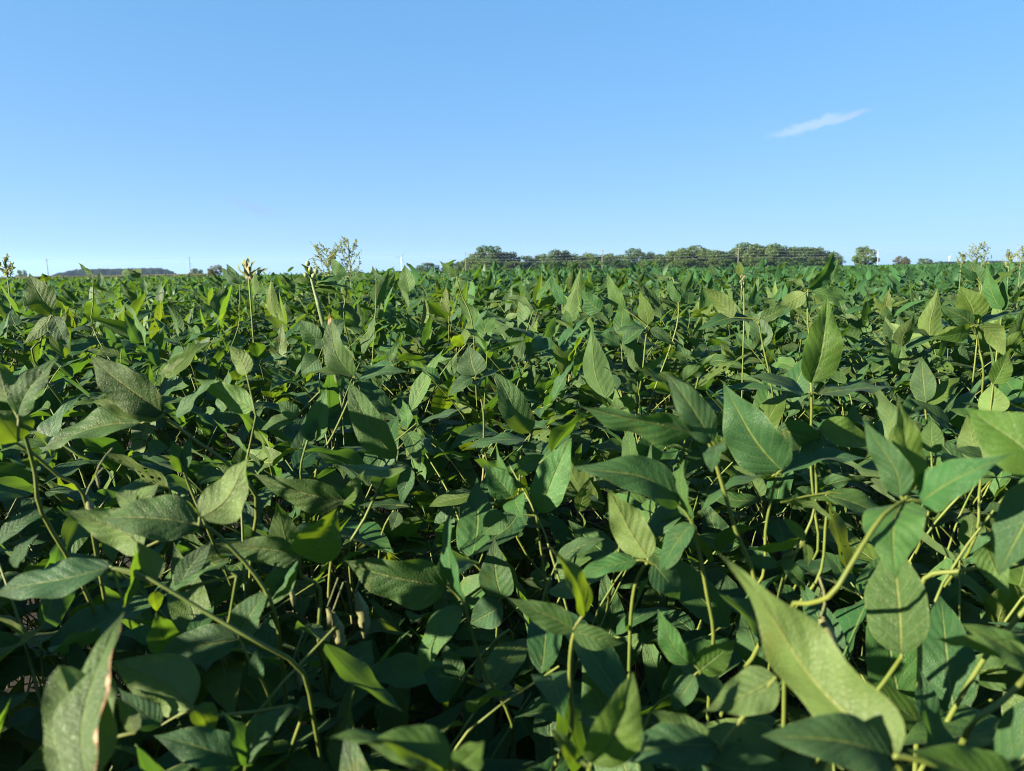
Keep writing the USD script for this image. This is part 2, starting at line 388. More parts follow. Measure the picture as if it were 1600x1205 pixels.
WHITE = plain('white_paint', (0.4884, 0.4950, 0.5016), (0.5412, 0.5412, 0.5412), 1.0, 0.45)
PORCELAIN = plain('porcelain', (0.24, 0.24, 0.24), (0.30, 0.30, 0.30), 3.0, 0.4)
BARK = plain('bark', (0.0396, 0.0297, 0.0231), (0.0858, 0.0660, 0.0528), 4.0, 0.9)
TREES = [canopy_material('tree_leaves_olive', [(0.0, (0.048, 0.082, 0.020)), (0.6, (0.072, 0.110, 0.028)), (1.0, (0.10, 0.135, 0.040))], (0.14, 0.20, 0.02), 0.32),
         canopy_material('tree_leaves_dark', [(0.0, (0.034, 0.066, 0.022)), (0.6, (0.052, 0.088, 0.030)), (1.0, (0.075, 0.11, 0.042))], (0.10, 0.16, 0.02), 0.32),
         canopy_material('tree_leaves_reddish', [(0.0, (0.070, 0.062, 0.026)), (0.6, (0.098, 0.080, 0.034)), (1.0, (0.125, 0.10, 0.045))], (0.13, 0.12, 0.03), 0.3)]
FAR_TREES = canopy_material('far_tree_leaves', [(0.0, (0.0172, 0.0277, 0.0158)), (0.6, (0.0264, 0.0383, 0.0211)), (1.0, (0.0383, 0.0488, 0.0264))], (0.0462, 0.0660, 0.0198), 0.2)
CORN = plain('dry_corn', (0.1188, 0.0990, 0.0462), (0.1980, 0.1650, 0.0924), 0.3, 0.9)
WEED_LEAF = plain('weed_leaf', (0.11, 0.135, 0.045), (0.18, 0.20, 0.085), 40.0, 0.6, trans=(0.24, 0.27, 0.08), tw=0.45)
WEED_STEM = plain('weed_stem', (0.050, 0.078, 0.024), (0.080, 0.105, 0.036), 30.0, 0.6)
WEED_PALE = plain('weed_pale', (0.15, 0.145, 0.075), (0.25, 0.22, 0.13), 60.0, 0.7, trans=(0.2, 0.2, 0.09), tw=0.3)
WEED_BUD = plain('weed_bud', (0.10, 0.13, 0.035), (0.17, 0.18, 0.07), 80.0, 0.6)

# ------------------------------------------------------------------ ground
def sheet(x0, x1, y0, y1, zz, nx=1, ny=1):
    xs, ys = np.linspace(x0, x1, nx + 1), np.linspace(y0, y1, ny + 1)
    X, Y = np.meshgrid(xs, ys)
    v = np.stack([X, Y, np.full_like(X, zz)], -1).reshape(-1, 3)
    m = nx + 1
    f = []
    for j in range(ny):
        for i in range(nx):
            a = j * m + i
            f += [(a, a + 1, a + m + 1), (a, a + m + 1, a + m)]
    return v, np.array(f)


tag(put('/World', 'ground', sheet(-9000, 9000, -3000, 9000, 0.0, 6, 6), GRASS, False), 'flat grassy farmland running to the horizon beyond the soybean field', 'ground', kind='structure')
tag(put('/World', 'field_soil', sheet(-460, 460, -20, 400, 0.004, 8, 8), SOIL, False), 'dark bare soil beneath the soybean plants', 'soil', kind='structure')

# ------------------------------------------------------------------ soybean plants near the camera: leaves that the photograph lets one tell apart
rng = np.random.default_rng(7)
HERO_POLYS = []                    # (convex hull in pixels, mean depth) of every leaf placed by hand


def hull_path(px, py):
    from scipy.spatial import ConvexHull
    pts = np.stack([px, py], 1)
    h = ConvexHull(pts)
    return h.equations


def hero_leaflet(b, t, wpx, mode, mat, face=1, seed=0, bend=None, belly=None, twist=None, curl=None):
    """Leaflet from point b to point t that shows wpx wide (in pixels) from the camera. mode: L lit side, T light shining through, U seen from above, V seen from below."""
    r = np.random.default_rng(seed)
    ax = t - b
    L = np.linalg.norm(ax)
    ax = ax / L
    mid = (b + t) / 2
    dep = (mid - EYE) @ _F
    view = EYE - mid; view /= np.linalg.norm(view)
    s0 = np.cross(ax, view); s0 /= np.linalg.norm(s0)
    n0 = np.cross(s0, ax)                               # camera-facing normal, perpendicular to the axis
    app = wpx / FPX * dep
    Wt = max(0.38 * L, app * 1.08)
    phi = math.acos(min(1, app / Wt))
    cands = [n0 * math.cos(phi) + s0 * math.sin(phi), n0 * math.cos(phi) - s0 * math.sin(phi)]
    key = {'L': lambda n: n @ SUN, 'T': lambda n: -(n @ SUN), 'U': lambda n: n[2], 'V': lambda n: -n[2]}[mode]
    n = max(cands, key=key)
    big = L / dep * FPX > 110
    lf = leaflet(L * 1.03, Wt, fold=r.uniform(0.12, 0.42), curl=r.uniform(0.1, 0.75) if curl is None else curl, twist=r.uniform(-0.4, 0.4) if twist is None else twist, wave=r.uniform(0.018, 0.042), nl=22 if big else 12, nw=12 if big else 6,
                 belly=r.uniform(0.29, 0.38) if belly is None else belly, phase=r.uniform(0, 1), bend=bend if bend is not None else r.normal(0, .035), quilt=0.0058 * Wt * 4 * (1 if big else 0.0))
    # the chord of the curled leaf runs from b to t
    v = lf[0]
    chord = v[-(lf[0].shape[0] // (23 if big else 13)) // 2 - 1]
    c = chord / np.linalg.norm(chord)
    ca = np.array([0, 1.0, 0])
    k = np.cross(c, ca)
    s, co = np.linalg.norm(k), c @ ca
    if s > 1e-6:
        k = k / s
        K = np.array([[0, -k[2], k[1]], [k[2], 0, -k[0]], [-k[1], k[0], 0]])
        R = np.eye(3) + s * K + (1 - co) * K @ K
        v = v @ R.T
    v = v * (L / np.linalg.norm(chord))
    M = frame(ax, n * face)
    return (v @ M + b, lf[1], lf[2])


# plant key: label; clusters: (plant, junction (px, py, depth), petiole points below it, petiole radius in mm, leaflets (base, tip, width, mode, material, tip depth offset, face))
HERO = {
    'a': 'soybean plant with two long dark leaves reaching left from a yellow-green stalk',
    'c': 'soybean plant with a broad pale leaf crossed by a hard-edged shadow',
    'd': 'soybean plant with one tall upright leaf above two level leaves, standing alone at right',
    'e': 'nearest right-hand soybean plant with four large blurred leaves radiating from one point',
    'g': 'soybean plant with the biggest leaf in view, pale, long and curved, bottom right',
    'k': 'soybean plant at the right edge with a wide yellow-rimmed leaf in shadow',
    'l': 'soybean plant with several pale upright leaves behind the blurred right-hand leaves',
    'm': 'soybean plant with one bright green curled leaf beside a dark bluish leaf',
    'q': 'soybean plant with grey-green leaves on a pale upright stalk at centre right',
    'r': 'soybean plant with a small three-part leaf, one leaflet glowing yellow-green, at lower centre',
    's': 'low soybean plant with an upright glowing yellow-green leaf at bottom centre right',
    'u': 'low soybean plant with glowing yellow leaves along the bottom edge at centre',
    'v': 'soybean plant with a large oval ribbed leaf pointing left at lower centre',
    'w': 'soybean plant with two fresh green leaves forming a V at the centre',
    'x': 'soybean plant with a single bright green leaf leaning left, above the V of leaves',
    'y': 'soybean plant with a rounded pale bluish leaf half in shadow, centre of the field',
    'z': 'soybean plant with a long narrow leaf leaning left over a level grey leaf, at left',
    'aa': 'soybean plant with a leaf whose upright tip is brown and shredded',
    'ac': 'soybean plant with a dark quilted leaf and a heart-shaped glowing leaf',
    'af': 'soybean plant with three spreading leaves on a long slanting stalk at left',
    'ag': 'soybean plant at the left edge with a pale leaf and a glowing yellow leaf',
    'ah': 'soybean plant with a broad dark quilted leaf between two pale leaves, lower left',
    'ai': 'soybean plant with a long blue-green leaf reaching to the left edge',
    'aj': 'nearest left-hand soybean plant with a large blurred upright leaf browned along its edge',
    'ak': 'low soybean plant with a pale leaf dappled by sun, bottom left',
    't1': 'soybean plant with a dark slanting leaf standing above the skyline at right',
    't2': 'soybean plant with broad upright leaves standing above the skyline at far right',
    't3': 'soybean plant with a dark leaf tip between the airy weed and the turbine',
    't4': 'soybean plant with dark leaves against the sky near the left end of the skyline',
    't5': 'soybean plant with a curled pale-rimmed leaf below the utility poles',
    't6': 'soybean plant with pointed leaves before the small dark trees left of the wood',
}
C = [
    ('a', (1108, 690, .55), [(1122, 735), (1150, 830), (1178, 900), (1190, 1000)], 2.4, [(1083, 678, 893, 628, 50, 'L', 'd'), (1112, 692, 1040, 583, 48, 'T', 'b'), (1118, 696, 1113, 738, 34, 'U', 'b', -.04)]),
    ('a', (1080, 814, .56), [(1092, 860), (1105, 930), (1115, 990)], 2.2, [(1060, 788, 893, 730, 64, 'U', 'd'), (1082, 812, 1069, 718, 20, 'L', 'g'), (1083, 818, 1030, 892, 38, 'L', 'd')]),
    ('c', (1213, 742, .70), [(1206, 775), (1196, 830), (1192, 900)], 2.2, [(1222, 735, 1130, 598, 84, 'L', 'b'), (1222, 742, 1370, 721, 18, 'U', 'b'), (1206, 745, 1093, 804, 9, 'U', 'd')]),
    ('d', (1268, 614, .85), [(1268, 650), (1266, 710), (1272, 790), (1278, 860)], 2.4, [(1267, 598, 1292, 462, 56, 'T', 'y'), (1278, 616, 1402, 606, 18, 'U', 'b'), (1258, 617, 1163, 589, 17, 'U', 'b')]),
    ('e', (1412, 783, .46), [(1378, 808, .44), (1340, 865, .43), (1303, 925, .43), (1272, 942, .45), (1230, 958, .48)], 2.1,
     [(1406, 776, 1349, 654, 46, 'L', 'b'), (1426, 762, 1402, 622, 46, 'T', 'y'), (1440, 784, 1584, 708, 66, 'U', 'd', -.05), (1410, 788, 1400, 905, 86, 'L', 'g', -.04)]),
    ('e', (1409, 1026, .46), [(1396, 1045), (1370, 1080), (1340, 1110)], 2.0, [(1408, 1022, 1396, 835, 92, 'L', 'q', .03)]),
    ('g', (1402, 1180, .33), [(1412, 1215), (1430, 1260)], 2.6, [(1402, 1178, 1120, 862, 100, 'L', 'p', .05), (1395, 1190, 1190, 1150, 75, 'U', 'b'), (1600, 1235, 1418, 1172, 78, 'U', 'y', .0)]),
    ('k', (1640, 745, .45), [(1650, 800), (1640, 900)], 2.2, [(1635, 740, 1512, 640, 92, 'T', 'y', .03), (1640, 750, 1560, 900, 80, 'U', 'b')]),
    ('k', (1615, 1035, .42), [(1600, 1062, .40), (1560, 1100, .40), (1512, 1142, .40)], 2.4, [(1610, 1034, 1453, 997, 24, 'L', 'p'), (1612, 1040, 1500, 975, 40, 'U', 'g')]),
    ('k', (1590, 880, .5), [(1500, 892, .52), (1440, 912, .54)], 2.4, [(1575, 868, 1545, 800, 40, 'T', 'y'), (1540, 850, 1580, 935, 45, 'T', 'p')]),
    ('l', (1535, 728, .72), [(1530, 770), (1520, 850)], 2.0, [(1532, 722, 1510, 648, 46, 'L', 'p'), (1545, 720, 1482, 700, 22, 'U', 'b'), (1540, 720, 1600, 690, 30, 'U', 'g')]),
    ('l', (1445, 632, .95), [(1450, 680), (1455, 740)], 2.0, [(1446, 628, 1440, 558, 36, 'L', 'b'), (1482, 668, 1420, 622, 20, 'U', 'b'), (1450, 632, 1500, 590, 26, 'L', 'y')]),
    ('l', (1546, 652, .85), [(1540, 690), (1530, 740)], 2.0, [(1545, 645, 1550, 600, 42, 'L', 'p'), (1552, 600, 1575, 548, 30, 'T', 'y'), (1540, 655, 1480, 640, 18, 'U', 'g')]),
    ('l', (1462, 715, .80), [(1455, 760), (1445, 830)], 2.0, [(1462, 708, 1455, 655, 34, 'L', 'g'), (1470, 712, 1530, 740, 22, 'U', 'p')]),
    ('m', (1283, 674, .74), [(1275, 720), (1272, 800)], 2.0, [(1280, 668, 1358, 696, 44, 'T', 'y'), (1215, 668, 1286, 690, 52, 'V', 'b'), (1278, 680, 1250, 740, 30, 'U', 'd')]),
    ('m', (1295, 770, .68), [(1290, 820), (1280, 900)], 2.0, [(1290, 775, 1395, 832, 26, 'U', 'g'), (1330, 775, 1265, 778, 20, 'L', 'y'), (1220, 785, 1300, 812, 15, 'L', 'p')]),
    ('m', (1245, 862, .60), [(1225, 900), (1212, 960)], 1.8, [(1250, 842, 1168, 858, 14, 'T', 'y'), (1258, 845, 1222, 808, 16, 'T', 'y'), (1258, 850, 1262, 885, 15, 'T', 'y'), (1222, 870, 1258, 925, 24, 'T', 'g'), (1215, 880, 1150, 876, 20, 'L', 'g')]),
    ('q', (1012, 878, .58), [(994, 908), (986, 960), (983, 1040), (978, 1130)], 2.2, [(1013, 872, 948, 763, 58, 'L', 'p'), (1020, 880, 1062, 936, 48, 'U', 'b'), (995, 876, 893, 908, 28, 'U', 'g'), (1035, 890, 1082, 822, 28, 'L', 'b')]),
    ('q', (850, 930, .72), [(845, 980), (842, 1040)], 2.0, [(855, 925, 970, 852, 26, 'U', 'p'), (870, 880, 945, 842, 22, 'U', 'b')]),
    ('r', (904, 972, .50), [(894, 1002), (890, 1055), (893, 1140)], 2.2, [(913, 962, 858, 853, 34, 'T', 'y'), (897, 984, 793, 934, 42, 'L', 'g'), (896, 984, 977, 1004, 36, 'L', 'g')]),
    ('s', (922, 1198, .38), [(915, 1230), (905, 1290)], 2.2, [(924, 1192, 989, 1050, 74, 'T', 'y'), (900, 1190, 860, 1138, 24, 'T', 'y')]),
    ('s', (1125, 1168, .40), [(1135, 1210), (1140, 1260)], 2.2, [(1115, 1158, 1018, 1112, 38, 'L', 'p'), (1120, 1166, 950, 1185, 70, 'U', 'b'), (1212, 1058, 1098, 1112, 70, 'L', 'p'), (1090, 1180, 1240, 1205, 70, 'U', 'b')]),
    ('s', (1095, 1050, .56), [(1060, 1080), (1012, 1122)], 1.8, [(1092, 1048, 1153, 997, 46, 'T', 'y'), (1082, 1038, 1028, 952, 40, 'L', 'g'), (1085, 1055, 1050, 1112, 36, 'U', 'b')]),
    ('u', (712, 1196, .33), [(716, 1225), (725, 1270)], 2.4, [(708, 1194, 572, 1160, 64, 'T', 'y'), (716, 1194, 756, 1158, 46, 'T', 'y', -.02), (700, 1206, 503, 1155, 34, 'T', 'y')]),
    ('v', (726, 944, .62), [(736, 985), (760, 1055), (800, 1130)], 2.2, [(698, 916, 528, 872, 74, 'L', 'q'), (725, 938, 704, 798, 24, 'L', 'd'), (722, 948, 656, 1062, 40, 'L', 'g')]),
    ('v', (720, 1068, .70), [(738, 1040), (800, 985)], 1.8, [(718, 1060, 690, 1000, 30, 'L', 'b'), (710, 1085, 655, 1040, 46, 'U', 'b')]),
    ('v', (780, 938, .78), [(776, 990), (772, 1060)], 1.8, [(786, 935, 772, 838, 52, 'V', 'b'), (785, 945, 735, 975, 50, 'U', 'b')]),
    ('w', (838, 806, .78), [(844, 850), (852, 910), (858, 1000)], 2.0, [(842, 800, 893, 684, 58, 'L', 'g'), (800, 775, 756, 725, 46, 'L', 'g'), (822, 762, 775, 690, 18, 'L', 'g'), (806, 776, 818, 812, 40, 'L', 'g', -.04), (790, 805, 755, 835, 40, 'U', 'g')]),
    ('w', (915, 815, .85), [(905, 850), (890, 900)], 1.8, [(905, 800, 922, 745, 24, 'T', 'y'), (968, 738, 985, 662, 0, 'L', 'g')]),
    ('x', (829, 680, .90), [(815, 705), (812, 760), (808, 840)], 2.0, [(828, 676, 772, 582, 44, 'T', 'q'), (826, 690, 728, 702, 12, 'U', 'b'), (820, 690, 838, 708, 26, 'U', 'b')]),
    ('x', (988, 742, .80), [(978, 800), (965, 870)], 2.0, [(990, 736, 983, 662, 28, 'L', 'g'), (1000, 725, 1030, 665, 44, 'T', 'g'), (995, 738, 1018, 690, 34, 'L', 'd')]),
    ('y', (742, 592, 1.05), [(755, 640), (757, 700)], 2.0, [(744, 586, 732, 538, 48, 'L', 'b'), (750, 592, 818, 572, 8, 'U', 'o'), (738, 590, 700, 620, 22, 'U', 'b')]),
    ('z', (618, 722, .80), [(600, 748), (570, 810), (545, 868)], 2.4, [(618, 716, 546, 596, 46, 'L', 'q'), (638, 728, 524, 724, 18, 'U', 'p'), (640, 730, 628, 790, 26, 'L', 'b')]),
    ('z', (620, 790, .9), [(598, 830), (590, 890)], 1.8, [(640, 792, 560, 790, 12, 'U', 'b'), (622, 800, 612, 830, 22, 'L', 'b')]),
    ('aa', (555, 592, .92), [(545, 625), (520, 680), (498, 720)], 2.0, [(553, 588, 514, 488, 40, 'L', 'o'), (550, 592, 470, 588, 16, 'U', 'h'), (560, 594, 640, 582, 12, 'U', 'b')]),
    ('z', (506, 540, 1.28), [(505, 560), (500, 620)], 1.8, [(500, 534, 470, 500, 30, 'L', 'g'), (508, 530, 540, 500, 34, 'L', 'b'), (506, 545, 500, 508, 30, 'V', 'd'), (512, 545, 540, 575, 34, 'U', 'g'), (498, 560, 470, 585, 34, 'L', 'd')]),
    ('aa', (500, 612, .9), [(490, 660), (470, 730)], 2.0, [(488, 690, 512, 604, 38, 'L', 'g'), (484, 690, 494, 650, 26, 'U', 'b'), (465, 650, 434, 628, 24, 'U', 'g'), (460, 655, 408, 672, 22, 'L', 'g')]),
    ('ac', (530, 784, .72), [(525, 830), (515, 900)], 2.2, [(540, 782, 391, 738, 50, 'L', 'q'), (525, 790, 454, 755, 24, 'L', 'p'), (535, 788, 570, 735, 24, 'L', 'y')]),
    ('ac', (468, 866, .62), [(470, 900), (500, 920), (498, 1000)], 2.4, [(466, 872, 346, 852, 46, 'L', 'q'), (472, 870, 526, 794, 72, 'T', 'y'), (468, 872, 420, 950, 24, 'L', 'd'), (462, 876, 395, 960, 42, 'L', 'g')]),
    ('af', (254, 652, .70), [(268, 660), (310, 692), (350, 720), (400, 775)], 2.6, [(254, 646, 142, 556, 58, 'L', 'q'), (250, 656, 144, 628, 34, 'T', 'y'), (220, 662, 58, 712, 34, 'L', 'g'), (252, 648, 236, 610, 26, 'L', 'd')]),
    ('af', (400, 650, .85), [(392, 690), (378, 760)], 2.0, [(275, 652, 340, 590, 20, 'L', 'd'), (395, 640, 300, 590, 40, 'L', 'p'), (385, 585, 358, 540, 30, 'L', 'p')]),
    ('af', (285, 730, .72), [(300, 770), (330, 840)], 2.2, [(285, 738, 268, 690, 28, 'U', 'g'), (288, 735, 300, 680, 18, 'L', 'b'), (230, 705, 265, 700, 30, 'U', 'b')]),
    ('ag', (30, 655, .60), [(42, 690), (55, 740), (65, 800)], 2.4, [(28, 648, 92, 556, 42, 'L', 'g'), (14, 628, -8, 562, 36, 'L', 'p'), (28, 690, -10, 642, 66, 'T', 'y')]),
    ('ag', (22, 690, .62), [(55, 712), (90, 742), (130, 772)], 2.2, [(15, 692, -30, 672, 30, 'T', 'y')]),
    ('ah', (312, 820, .55), [(340, 835), (400, 900), (430, 960)], 2.2, [(312, 808, 388, 714, 70, 'L', 'p'), (308, 820, 160, 812, 72, 'L', 'q'), (222, 858, 93, 799, 60, 'L', 'p'), (190, 795, 250, 754, 30, 'L', 'p'), (205, 790, 180, 768, 30, 'L', 'p')]),
    ('ah', (370, 900, .6), [(360, 960), (350, 1030)], 2.0, [(280, 925, 330, 845, 34, 'U', 'b'), (265, 925, 365, 875, 32, 'L', 'g'), (330, 880, 360, 868, 22, 'T', 'y'), (240, 925, 245, 955, 22, 'T', 'y')]),
    ('ai', (176, 888, .50), [(215, 895, .5), (265, 922, .5), (330, 962, .5), (400, 1002, .5), (470, 1045, .52)], 2.0, [(172, 886, -12, 930, 48, 'U', 'b'), (178, 892, 28, 936, 28, 'L', 'y'), (195, 948, 210, 848, 14, 'T', 'g'), (238, 912, 214, 846, 34, 'L', 'p'), (20, 885, 60, 835, 20, 'L', 'b')]),
    ('aj', (105, 1236, .34), [(100, 1262), (95, 1320)], 2.6, [(110, 1250, 92, 1040, 96, 'L', 'p', .03), (140, 1225, 194, 956, 52, 'L', 'e', .06)]),
    ('aj', (165, 1160, .42), [(150, 1200), (140, 1260)], 2.2, [(160, 1165, 150, 1000, 40, 'L', 'p'), (212, 1145, 182, 1090, 26, 'L', 'p')]),
    ('ak', (302, 1108, .52), [(330, 1118), (400, 1112), (470, 1108)], 1.8, [(300, 1106, 176, 1034, 84, 'L', 'p'), (304, 1104, 332, 1152, 40, 'T', 'y'), (250, 1135, 185, 1075, 40, 'L', 'd')]),
    ('ak', (385, 1190, .46), [(380, 1225), (372, 1280)], 2.0, [(380, 1190, 466, 1100, 40, 'U', 'b'), (375, 1195, 240, 1150, 60, 'U', 'd'), (395, 1195, 345, 1110, 40, 'U', 'd')]),
    ('ak', (375, 1000, .58), [(395, 1040), (420, 1090)], 1.8, [(372, 1000, 238, 1030, 56, 'U', 'd'), (372, 995, 420, 920, 50, 'U', 'd'), (400, 1060, 404, 1005, 26, 'L', 'b')]),
    ('t1', (1262, 456, 1.25), [(1262, 500), (1265, 560)], 2.0, [(1263, 452, 1302, 391, 19, 'V', 'd'), (1258, 458, 1215, 480, 26, 'L', 'p'), (1270, 456, 1325, 470, 18, 'L', 'g')]),
    ('t1', (1185, 500, 1.1), [(1192, 540), (1205, 600)], 2.0, [(1146, 496, 1098, 449, 30, 'L', 'p'), (1178, 502, 1090, 516, 14, 'U', 'b'), (1188, 498, 1232, 478, 22, 'L', 'g')]),
    ('t2', (1534, 446, 1.35), [(1530, 490), (1525, 550)], 2.0, [(1532, 440, 1512, 406, 28, 'L', 'b'), (1526, 436, 1498, 418, 14, 'U', 'd'), (1540, 446, 1590, 420, 14, 'L', 'y')]),
    ('t2', (1566, 488, 1.15), [(1560, 530), (1550, 600)], 2.0, [(1564, 484, 1541, 412, 26, 'L', 'g'), (1570, 486, 1572, 430, 18, 'L', 'd')]),
    ('t2', (1525, 508, 1.0), [(1530, 545), (1536, 600)], 2.0, [(1522, 502, 1500, 448, 42, 'T', 'y'), (1518, 508, 1464, 474, 26, 'L', 'd'), (1528, 510, 1572, 560, 34, 'L', 'p'), (1516, 512, 1452, 528, 24, 'T', 'y'), (1535, 505, 1605, 490, 10, 'U', 'b')]),
    ('t3', (540, 438, 1.5), [(541, 460), (538, 500)], 2.0, [(540, 431, 518, 404, 19, 'L', 'g'), (545, 437, 580, 437, 9, 'U', 'g'), (535, 436, 492, 446, 10, 'U', 'g')]),
    ('t3', (588, 438, 1.7), [(588, 460), (586, 500)], 2.0, [(587, 436, 582, 415, 9, 'V', 'd'), (640, 456, 632, 414, 26, 'L', 'g')]),
    ('t4', (146, 434, 1.7), [(146, 470), (148, 520)], 2.0, [(146, 428, 122, 410, 8, 'V', 'd'), (205, 432, 222, 420, 14, 'L', 'p'), (190, 427, 212, 428, 10, 'U', 'g')]),
    ('t4', (80, 494, 1.15), [(65, 530), (62, 580)], 2.0, [(79, 490, 46, 427, 38, 'L', 'y'), (72, 440, 66, 427, 14, 'T', 'y'), (76, 496, 36, 538, 20, 'L', 'p'), (84, 494, 110, 550, 26, 'L', 'd')]),
    ('t4', (375, 446, 1.8), [(374, 480), (370, 520)], 2.0, [(368, 446, 344, 416, 16, 'V', 'd'), (378, 444, 354, 412, 14, 'V', 'd'), (425, 460, 430, 412, 0, 'V', 'd')]),
    ('t5', (1052, 436, 1.3), [(1060, 470), (1055, 520)], 2.0, [(1050, 434, 1005, 422, 10, 'L', 'p'), (1062, 472, 1040, 432, 16, 'V', 'd'), (1158, 430, 1155, 408, 13, 'V', 'y'), (1118, 430, 1108, 410, 9, 'V', 'd')]),
    ('t5', (1012, 510, 1.15), [(1008, 540), (1004, 580)], 2.0, [(1012, 508, 1000, 455, 26, 'L', 'y'), (1008, 514, 960, 520, 9, 'U', 'b'), (1016, 514, 1052, 540, 16, 'U', 'b'), (975, 483, 948, 425, 22, 'L', 'g'), (938, 486, 905, 452, 36, 'V', 'd'), (884, 476, 862, 432, 16, 'V', 'd')]),
    ('t6', (714, 436, 1.45), [(722, 462), (738, 505)], 2.0, [(713, 432, 686, 407, 13, 'L', 'g'), (716, 434, 750, 440, 8, 'U', 'd'), (740, 440, 752, 412, 9, 'V', 'd'), (600, 440, 590, 428, 10, 'V', 'd')]),
]
OVERRIDE = {(1402, 1178): dict(bend=0.12, belly=0.27, twist=-0.5, curl=0.35), (110, 1250): dict(belly=0.48, curl=0.9, bend=-0.03)}
seed = 100
built = {}                      # plant -> (junction points, parts to make)
for key, J, pet, rmm, leaves in C:
    jd = J[2]
    j = P(*J)
    pts = [j] + [P(q[0], q[1], q[2] if len(q) > 2 else jd + 0.012 * (i + 1)) for i, q in enumerate(pet)]
    lv = []
    for q in leaves:
        if q[4] <= 0:
            continue
        seed += 1
        off = q[7] if len(q) > 7 else 0.0
        b, t = P(q[0], q[1], jd), P(q[2], q[3], jd + off)
        if math.hypot(q[2] - q[0], q[3] - q[1]) * jd / FPX > 0.005:
            m = hero_leaflet(b, t, q[4], q[5], q[6], face=(-1 if q[6] == 'p' else 1), seed=seed, **OVERRIDE.get(q[:2], {}))
            lv.append((m, q[6], b))
            X, Y, D = project(m[0])
            HERO_POLYS.append((hull_path(X, Y), D.max(), (X.min(), X.max(), Y.min(), Y.max())))
    built.setdefault(key, []).append((j, pts, rmm * 0.72 / 1000, lv))


HB = np.array([(*h[2], h[1] + 0.01) for h in HERO_POLYS])


def occludes(v, pad=2.0):
    """Whether the points stand in the camera's view in front of a leaf placed by hand."""
    X, Y, D = project(v)
    if D.max() < 0.02:
        return False
    for i in np.nonzero((X.max() >= HB[:, 0]) & (X.min() <= HB[:, 1]) & (Y.max() >= HB[:, 2]) & (Y.min() <= HB[:, 3]) & (D.min() <= HB[:, 4]))[0]:
        eq, dep, _ = HERO_POLYS[i]
        inside = (X[:, None] * eq[:, 0] + Y[:, None] * eq[:, 1] + eq[:, 2] <= pad).all(1)
        if (inside & (D < dep + 0.01)).any():
            return True
    return False


def pod_mesh(p, L, r, d):
    n = 9
    t = np.linspace(0, 1, n)
    side = np.cross(d, [0.3, 0.8, 0.1]); side /= np.linalg.norm(side)
    pts = p + np.outer(t * L, d) + np.outer(np.sin(t * PI) * L * 0.08, side)
    rad = r * np.sin(np.clip(t * 0.94 + 0.05, 0, 1) * PI) ** 0.6 * (1 + 0.16 * np.cos(t * 6 * PI))
    v, f = tube(pts, rad, 8)
    return v, f


# library of leaf shapes for the plants grown by rule
SHAPES = {}
for lod, (nl, nw) in {'hi': (12, 6), 'mid': (7, 4), 'lo': (5, 2)}.items():
    r = np.random.default_rng(3)
    SHAPES[lod] = [leaflet(1.0, r.uniform(0.28, 0.44), r.uniform(0.08, 0.55), r.uniform(-0.3, 1.0), r.uniform(-0.6, 0.6), r.uniform(0.01, 0.05), nl, nw, r.uniform(0.29, 0.39), r.uniform(0, 1), bend=r.normal(0, .04)) for _ in range(40)]
MATS = ['g', 'g', 'g', 'd', 'd', 'b', 'b', 'd', 'p', 'g', 'y', 'g', 'b', 'h']


def unit(v):
    return v / (np.linalg.norm(v) + 1e-12)


